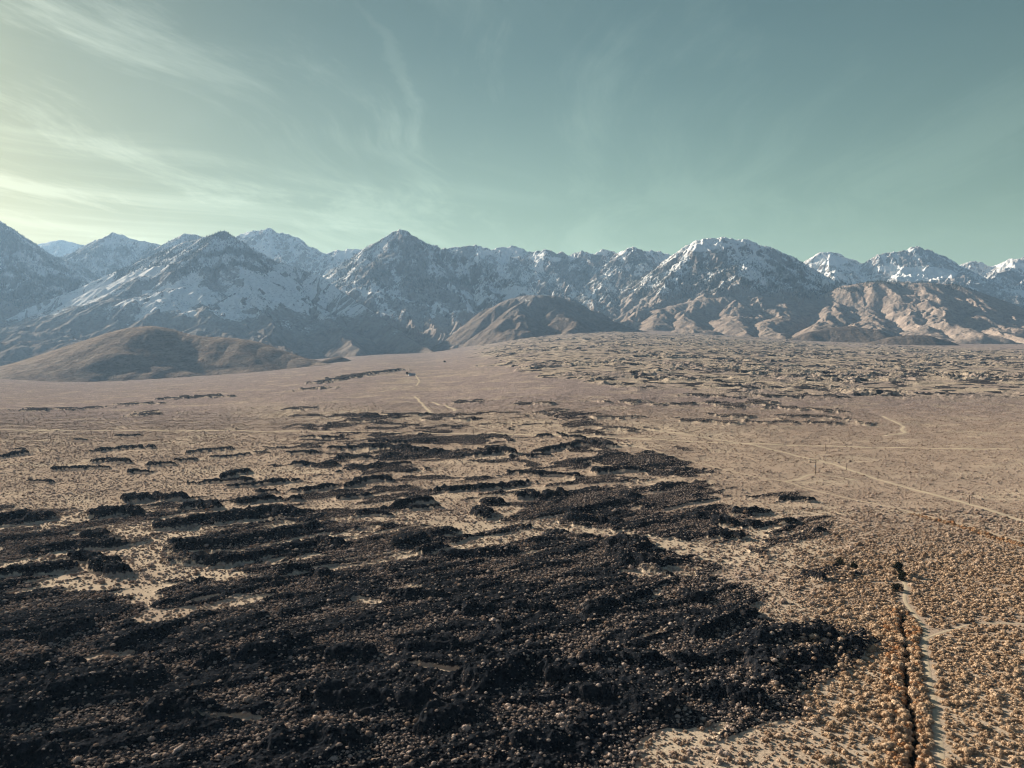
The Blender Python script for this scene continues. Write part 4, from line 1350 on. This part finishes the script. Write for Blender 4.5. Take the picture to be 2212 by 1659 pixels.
def plant():
    X, Y = shrub_points(150, 640, 1.15)
    X2, Y2 = shrub_points(640, 1500, 2.0)
    nn = len(X)
    X, Y = np.r_[X, X2], np.r_[Y, Y2]
    z, lav, pale, rock, dit, trk, blk = ground(X, Y, False)
    cell2 = np.where(np.arange(len(X)) < nn, 1.15 ** 2, 2.0 ** 2)
    sx, sy = unray(X, Y, z)
    clump = fbm(X / 9, Y / 9, 3, 301)
    big = fbm(X / 45, Y / 45, 3, 302)
    # shrubs per square metre
    d_sand = 0.28 + 0.24 * clump + 0.16 * big
    right = sstep(sx, 1550, 1900) * sstep(sy, 1050, 1250)
    rlow = sstep(sx, 1250, 1450) * sstep(sy, 1150, 1350)
    d_sand = (d_sand + 0.22 * np.maximum(right, rlow)) * 1.22
    wet = np.zeros_like(X)
    k = local(X, Y, DITCH, 30)
    dd, _ = seg_dist(X[k], Y[k], DITCH)
    wet[k] = 1 - sstep(dd, 3.5, 10)
    scarp = [drop(a, b) for a, b in Z6((1500, 865), (1640, 905), (1800, 945), (2000, 1010), (2212, 1070))]
    k = local(X, Y, scarp, 12)
    dd, _ = seg_dist(X[k], Y[k], scarp)
    wet[k] = np.maximum(wet[k], 1 - sstep(dd, 1.8, 4.5))
    d_sand = d_sand + 0.45 * wet
    ca, sa = math.cos(R(36)), math.sin(R(36))
    strk = sstep(fbm((X * ca + Y * sa) / 34, (-X * sa + Y * ca) / 8, 4, 311, 0.55), -0.10, 0.38)
    d_lav = (0.30 + 0.22 * np.maximum(clump, 0) + 0.62 * strk) * (1 - 0.80 * blk)
    dens = d_sand * (1 - lav) + d_lav * lav
    dens = dens * (1 - sstep(trk, 0.25, 0.7)) * (1 - sstep(dit, 0.35, 0.8))
    dens = dens * (1 - 0.15 * pale * (1 - lav) * (1 - right))
    keep = rng.random(len(X)) < np.clip(dens, 0, 1) * cell2 * np.where(np.arange(len(X)) < nn, 1.0, 0.55 * (1 - 0.8 * sstep(Y, 1000, 1500)))
    # low grey twigs and dead brush on the rock
    low = (~keep) & (Y < 560) & (lav > 0.4) & (rng.random(len(X)) < (0.30 + 0.45 * strk) * (1 - 0.62 * blk) * cell2)
    lowm = low[keep | low]
    keep = keep | low
    X, Y, lav, wet, right, sy, pale, blk = [a[keep] for a in (X, Y, lav, wet, right, sy, pale, blk)]
    n = len(X)
    s = rng.lognormal(-0.58, 0.48, n)
    s = s * 0.80 * (1 - 0.22 * sstep(lav, 0.3, 0.7)) * (1 + 0.25 * right + 0.42 * wet)
    s = s * np.where(Y > 640, 1.25, 1.0)
    s = np.clip(s, 0.22, 2.0)
    s = np.where(lowm, rng.uniform(0.20, 0.42, n), s)
    Z = gz(X, Y) - 0.05 * s
    hz = s * rng.uniform(0.72, 1.05, n) * (1 + 0.15 * wet)
    scl = np.stack([s * rng.uniform(.85, 1.15, n), s * rng.uniform(.85, 1.15, n), hz], 1)
    tint = np.clip(0.12 + 0.75 * right + 0.3 * wet + 0.25 * (1 - lav) * sstep(sy, 1200, 1500) + rng.normal(0, .15, n), 0, 1)
    tint = np.where(wet > 0.3, tint + wet, tint)
    tint = np.where(lowm, -1.0, tint)
    P = np.stack([X, Y, Z], 1)
    rot = rng.uniform(0, 6.283, n)
    px, py = unray(X, Y, Z + s * .4)
    size = s / Y
    inside = (px > 8) & (px < 2204) & (py > 930) & (py < 1652)
    score = np.where(inside, size, 0)
    near = np.zeros(n, bool)
    near[np.argsort(-score)[:300]] = True
    rest = ~near
    nearf = rest & (Y < 520)
    farf = rest & (Y >= 520)
    print("SHRUBS", n, nearf.sum(), farf.sum())
    scatter_instances("sagebrush", P[nearf], rot[nearf], scl[nearf], rng.integers(0, 7, nearf.sum()), tint[nearf], PROTO,
                      "dry sagebrush covering the nearer plain and the black rock")
    scatter_instances("distant_sagebrush", P[farf], rot[farf], scl[farf], rng.integers(0, 4, farf.sum()), tint[farf], PROTO_FAR,
                      "small dots of sagebrush over the farther plain")
    protos = list(PROTO.objects)
    ids = np.nonzero(near)[0]
    # name the single shrubs by where they stand
    L = []
    for i in ids:
        L.append(dict(i=int(i), px=float(px[i]), py=float(py[i]), lav=float(lav[i]), wet=float(wet[i]), tint=float(tint[i]), s=float(s[i])))
    ditx = np.interp
    dxs = sorted([(unray(np.array([p[0]]), np.array([p[1]]), np.array([0.0]))) for p in DITCH], key=lambda q: q[1][0])
    dy_, dx_ = np.array([q[1][0] for q in dxs]), np.array([q[0][0] for q in dxs])
    txs = sorted([(unray(np.array([p[0]]), np.array([p[1]]), np.array([0.0]))) for p in TRACKS['near']['pts']], key=lambda q: q[1][0])
    ty_, tx_ = np.array([q[1][0] for q in txs]), np.array([q[0][0] for q in txs])
    words = ("first", "second", "third", "fourth", "fifth", "sixth", "seventh", "eighth", "ninth", "tenth", "eleventh", "twelfth", "thirteenth", "fourteenth",
             "fifteenth", "sixteenth", "seventeenth", "eighteenth", "nineteenth", "twentieth")
    zones = {}
    for q in L:
        a = np.interp(q['py'], dy_, dx_)
        b = np.interp(q['py'], ty_, tx_)
        colr = "golden" if q['tint'] > .62 else ("tan" if q['tint'] > .35 else "grey")
        if q['lav'] > .5:
            zn = "on the black rock"
        elif q['px'] < a - 60:
            zn = "on the sandy flat left of the ditch"
        elif q['px'] < a:
            zn = "lining the left bank of the ditch"
        elif q['px'] < b:
            zn = "between the ditch and the sandy track"
        elif q['px'] < b + 60:
            zn = "along the right edge of the sandy track"
        else:
            zn = "on the scrub flat right of the sandy track"
        sz = "large" if q['s'] > 1.15 else ("mid-sized" if q['s'] > .85 else "small")
        zones.setdefault((sz, colr, zn), []).append(q)
    for (sz, colr, zn), qs in zones.items():
        qs.sort(key=lambda q: -q['py'])
        for r_, q in enumerate(qs):
            i = q['i']
            o = bpy.data.objects.new("shrub", protos[int(rng.integers(0, 7))].data)
            o.location = P[i]
            o.rotation_euler = (0, 0, float(rot[i]))
            o.scale = tuple(float(v) for v in scl[i])
            o.color = (1 - float(tint[i]), 1, 1, 1)   # the same tint the scattered ones carry
            COL.objects.link(o)
            if r_ < 20:
                lb = "%s %s shrub %s, %s from the bottom" % (sz, colr, zn, words[r_])
            else:
                col = int(q['px'] / 2212 * 10)
                lb = "%s %s shrub %s, higher up the frame" % (sz, colr, zn)
            thing(o, lb, "shrub", "shrubs of the foreground scrub")


plant()

# ------------------------------------------------------------------ single trees
def leaf_crown(seed, rad, hgt, n, base, leaf=0.35):
    r = np.random.default_rng(seed)
    V, Fc = [], []
    cl = [(r.uniform(-.5, .5) * rad, r.uniform(-.5, .5) * rad, base + hgt * r.uniform(.15, .9), r.uniform(.35, .6) * rad) for _ in range(9)]
    k = 0
    for i in range(n):
        cx_, cy_, cz_, cr = cl[int(r.integers(0, len(cl)))]
        d = r.normal(size=3)
        d /= np.linalg.norm(d)
        p = np.array([cx_, cy_, cz_]) + d * cr * r.uniform(.5, 1.05)
        t = r.normal(size=3)
        t /= np.linalg.norm(t)
        u = np.cross(t, r.normal(size=3))
        u /= np.linalg.norm(u)
        L = leaf * r.uniform(.6, 1.3)
        V += [p - t * L - u * L * .6, p + t * L - u * L * .6, p + t * L * .7 + u * L * .6, p - t * L * .7 + u * L * .6]
        Fc.append((k, k + 1, k + 2, k + 3))
        k += 4
    return V, Fc


def tube(V, Fc, a, b, ra, rb, n=7):
    a, b = np.array(a, float), np.array(b, float)
    d = (b - a) / np.linalg.norm(b - a)
    u = np.cross(d, (0.3, 1, 0.2))
    u /= np.linalg.norm(u)
    w = np.cross(d, u)
    k = len(V)
    for c, rr in ((a, ra), (b, rb)):
        for i in range(n):
            t = i * 2 * math.pi / n
            V.append(c + rr * (math.cos(t) * u + math.sin(t) * w))
    for i in range(n):
        j = (i + 1) % n
        Fc.append((k + i, k + j, k + n + j, k + n + i))
    Fc.append(tuple(k + i for i in range(n))[::-1])
    Fc.append(tuple(k + n + i for i in range(n)))


def tree(x, y, h, rad, seed, label, group=None, n=700):
    e = bpy.data.objects.new("tree", None)
    e.location = (x, y, float(gz(x, y)[0]) - 0.1)
    COL.objects.link(e)
    thing(e, label, "tree", group)
    V, Fc = [], []
    tube(V, Fc, (0, 0, 0), (0.05 * h, 0.02 * h, h * .6), .045 * h, .018 * h)
    r = random.Random(seed)
    for i in range(5):
        a = r.uniform(0, 6.28)
        z0 = h * r.uniform(.25, .5)
        tube(V, Fc, (0.02 * h, 0, z0), (math.cos(a) * rad * .7, math.sin(a) * rad * .7, z0 + h * .3), .015 * h, .005 * h, 5)
    mesh_obj("trunk", V, Fc, M_BARK, e)
    V, Fc = leaf_crown(seed, rad, h * .85, n, h * .12, leaf=0.07 * h)
    mesh_obj("crown", V, Fc, M_TREE, e)
    return e


for (fx, fy, h, rad, lb) in ((3540, 2262, 6.5, 2.6, "tallest dark tree standing alone at the top end of the sandy track"),
                             (3548, 2285, 4.2, 2.4, "low dark tree just below the tallest one by the sandy track"),
                             (3530, 2330, 3.6, 2.8, "broad dark bushy tree at the left edge of the bare sandy patch"),
                             (3560, 2432, 3.4, 2.6, "broad dark tree at the upper end of the ditch"),
                             (3365, 2240, 3.8, 2.2, "dark tree beside the faint wash left of the ditch"),
                             (3310, 2225, 3.2, 2.6, "leftmost dark tree of the faint wash"),
                             (1604, 1477, 9, 8, "left dark tree by the small ranch on the far plain"),
                             (1613, 1478, 8, 7, "right dark tree by the small ranch on the far plain"),
                             (1751, 1428, 9, 8, "lone dark tree far out on the plain below the central peak")):
    x, y = drop(fx * .54861, fy * .54861)
    tree(x, y, h, rad, int(fx) % 97, lb)

# ------------------------------------------------------------------ small ranch building
def ranch():
    x, y = drop(1622 * .54861, 1479 * .54861)
    z = float(gz(x, y)[0])
    e = bpy.data.objects.new("ranch_house", None)
    e.location = (x, y, z - .2)
    e.rotation_euler = (0, 0, R(14))
    COL.objects.link(e)
    thing(e, "small pale ranch house by two dark trees on the far plain", "house")
    w, d, h = 11, 6.5, 4.2
    V = [(-w, -d, 0), (w, -d, 0), (w, d, 0), (-w, d, 0), (-w, -d, h), (w, -d, h), (w, d, h), (-w, d, h), (-w, 0, h + 3.4), (w, 0, h + 3.4)]
    Fc = [(0, 1, 5, 4), (1, 2, 6, 9, 5), (2, 3, 7, 6), (3, 0, 4, 8, 7)]
    mesh_obj("wall", V, Fc, M_WHITE, e)
    ov = 0.8
    V = [(-w - ov, -d - ov, h - .35), (w + ov, -d - ov, h - .35), (w + ov, 0, h + 3.6), (-w - ov, 0, h + 3.6), (w + ov, d + ov, h - .35), (-w - ov, d + ov, h - .35)]
    V += [(a, b, c + .25) for a, b, c in V]
    Fc = [(0, 1, 2, 3), (3, 2, 4, 5), (9, 8, 7, 6), (11, 10, 8, 9), (0, 6, 7, 1), (5, 4, 10, 11), (1, 7, 8, 2), (2, 8, 10, 4), (0, 3, 9, 6), (3, 5, 11, 9)]
    mesh_obj("roof", V, Fc, M_METAL, e)
    for k, xx in enumerate((-7, -2.5, 6)):
        V = [(xx - .8, -d - .06, 1.2), (xx + .8, -d - .06, 1.2), (xx + .8, -d - .06, 2.8), (xx - .8, -d - .06, 2.8)]
        V += [(a, b + .05, c) for a, b, c in V]
        mesh_obj("window", V, [(0, 1, 2, 3), (4, 7, 6, 5), (0, 4, 5, 1), (1, 5, 6, 2), (2, 6, 7, 3), (3, 7, 4, 0)], M_TREE, e)
    V = [(1.5, -d - .06, 0), (3.1, -d - .06, 0), (3.1, -d - .06, 2.7), (1.5, -d - .06, 2.7)]
    V += [(a, b + .05, c) for a, b, c in V]
    mesh_obj("door", V, [(0, 1, 2, 3), (4, 7, 6, 5), (0, 4, 5, 1), (1, 5, 6, 2), (2, 6, 7, 3), (3, 7, 4, 0)], M_WOODEN, e)


ranch()

# ------------------------------------------------------------------ utility poles
def box(V, Fc, c, s):
    k = len(V)
    for dz in (-1, 1):
        for dy in (-1, 1):
            for dx in (-1, 1):
                V.append((c[0] + dx * s[0] / 2, c[1] + dy * s[1] / 2, c[2] + dz * s[2] / 2))
    for f in ((0, 2, 3, 1), (4, 5, 7, 6), (0, 1, 5, 4), (2, 6, 7, 3), (0, 4, 6, 2), (1, 3, 7, 5)):
        Fc.append(tuple(k + i for i in f))


def make_pole(h=10.5):
    e = bpy.data.objects.new("utility_pole", None)
    COL.objects.link(e)
    V, Fc = [], []
    tube(V, Fc, (0, 0, -.6), (0, 0, h), .24, .17, 9)
    mesh_obj("pole", V, Fc, M_WOODEN, e)
    V, Fc = [], []
    box(V, Fc, (0, -.2, h - .6), (2.8, .16, .2))
    for s in (-1, 1):
        tube(V, Fc, (s * .75, -.2, h - .7), (0, -.2, h - 1.5), .04, .04, 5)
    mesh_obj("crossarm", V, Fc, M_WOODEN, e)
    for s in (-1.25, 0.45, 1.25):
        V, Fc = [], []
        tube(V, Fc, (s, -.2, h - .5), (s, -.2, h - .38), .05, .11, 8)
        tube(V, Fc, (s, -.2, h - .38), (s, -.2, h - .22), .11, .06, 8)
        mesh_obj("insulator", V, Fc, M_GLASS, e)
    return e


POLES = [  # full-resolution foot positions
    (2, 1715, "at the very left edge below the pale road"), (58, 1746, "second from the left edge, lower row"), (199, 1740, "third from the left in the lower row"),
    (190, 1719, "left one of the closer pair below the pale road"), (361, 1716, "above the long dark ridge at left"), (611, 1716, "right of the small black mound"),
    (669, 1704, "just below the pale road at left"), (805, 1717, "at the end of the pale strip"), (930, 1702, "standing at the junction of the faint tracks"),
    (844, 1688, "above the pale road, farthest left of the upper row"), (1448, 1705, "over the yellow grass right of the dark rocks"), (1739, 1703, "at the middle of the pale road"),
    (1865, 1710, "left of the black hill by the pale road"), (3334, 1850, "on the upper side of the slanting road"), (3457, 1887, "beside the middle of the slanting road"),
    (3626, 1931, "beside the lower half of the slanting road"), (3817, 1983, "farthest right along the slanting road"), (3251, 1776, "where the long straight road crosses the right plain")]
pole0 = make_pole(6.4)
for n_, (fx, fy, lb) in enumerate(POLES):
    x, y = drop(fx * .54861, fy * .54861)
    if n_ == 0:
        e = pole0
    else:
        e = pole0.copy()
        COL.objects.link(e)
        for ch in list(pole0.children):
            c = ch.copy()
            COL.objects.link(c)
            c.parent = e
    e.location = (x, y, float(gz(x, y)[0]))
    e.rotation_euler = (0, 0, R(70) if fx > 3200 else R(85))
    thing(e, "thin wooden utility pole " + lb, "utility pole", "wooden poles of the power line")

# the tall double pole with a long crossarm right of the track spur
def tall_pole():
    x, y = drop(3212 * .54861, 1869 * .54861)
    e = bpy.data.objects.new("transmission_pole", None)
    e.location = (x, y, float(gz(x, y)[0]))
    COL.objects.link(e)
    thing(e, "tall thick pole with a wide dark crossarm above the faint track spur", "utility pole")
    h = 12.5
    V, Fc = [], []
    tube(V, Fc, (0, 0, -.8), (-.15, 0, h), .36, .24, 10)
    mesh_obj("pole", V, Fc, M_WOODEN, e)
    V, Fc = [], []
    box(V, Fc, (-1.2, -.3, h - .2), (7.4, .28, .5))
    mesh_obj("crossarm", V, Fc, M_WOODEN, e)
    V, Fc = [], []
    for s in (-1, 1):
        tube(V, Fc, (-1.2 + s * 2.2, -.3, h - .4), (-.15, -.3, h - 3.2), .08, .08, 6)
    mesh_obj("brace", V, Fc, M_WOODEN, e)
    for s in (-4.6, -1.2, 2.2):
        V, Fc = [], []
        for q in range(5):
            tube(V, Fc, (s, -.3, h - .5 - q * .22), (s, -.3, h - .66 - q * .22), .10, .17, 8)
        mesh_obj("insulator", V, Fc, M_GLASS, e)
    V, Fc = [], []
    tube(V, Fc, (-.75, -.1, h - 6.2), (-.75, -.1, h - 4.6), .48, .48, 12)
    mesh_obj("transformer", V, Fc, M_METAL, e)


tall_pole()


def marker():
    x, y = drop(3452 * .54861, 2396 * .54861)
    e = bpy.data.objects.new("marker_post", None)
    e.location = (x, y, float(gz(x, y)[0]))
    e.rotation_euler = (0, 0, R(-20))
    COL.objects.link(e)
    thing(e, "short white marker post among the scrub left of the bare sandy patch", "marker post")
    V, Fc = [], []
    box(V, Fc, (0, 0, .7), (.5, .12, 1.9))
    mesh_obj("post", V, Fc, M_WHITE, e)
    V, Fc = [], []
    box(V, Fc, (0, 0, 1.72), (.62, .2, .14))
    mesh_obj("cap", V, Fc, M_METAL, e)


marker()

# ------------------------------------------------------------------ the air
def haze():
    z0, z1 = -140.0, 2750.0
    V, Fc = [], []
    box(V, Fc, (0, 9300, (z0 + z1) / 2), (63000, 25000, z1 - z0))
    m = bpy.data.materials.new("thin_haze")
    m.use_nodes = True
    m.node_tree.nodes.clear()
    T = NT(m.node_tree)
    out = T.new('ShaderNodeOutputMaterial')
    pv = T.new('ShaderNodeVolumePrincipled')
    pv.inputs['Color'].default_value = (0.40, 0.66, 0.95, 1)
    pv.inputs['Density'].default_value = 0.000024
    pv.inputs['Anisotropy'].default_value = 0.25
    T.link(pv.outputs[0], out.inputs['Volume'])
    o = mesh_obj("haze", V, Fc, m)
    o['kind'] = 'stuff'


haze()
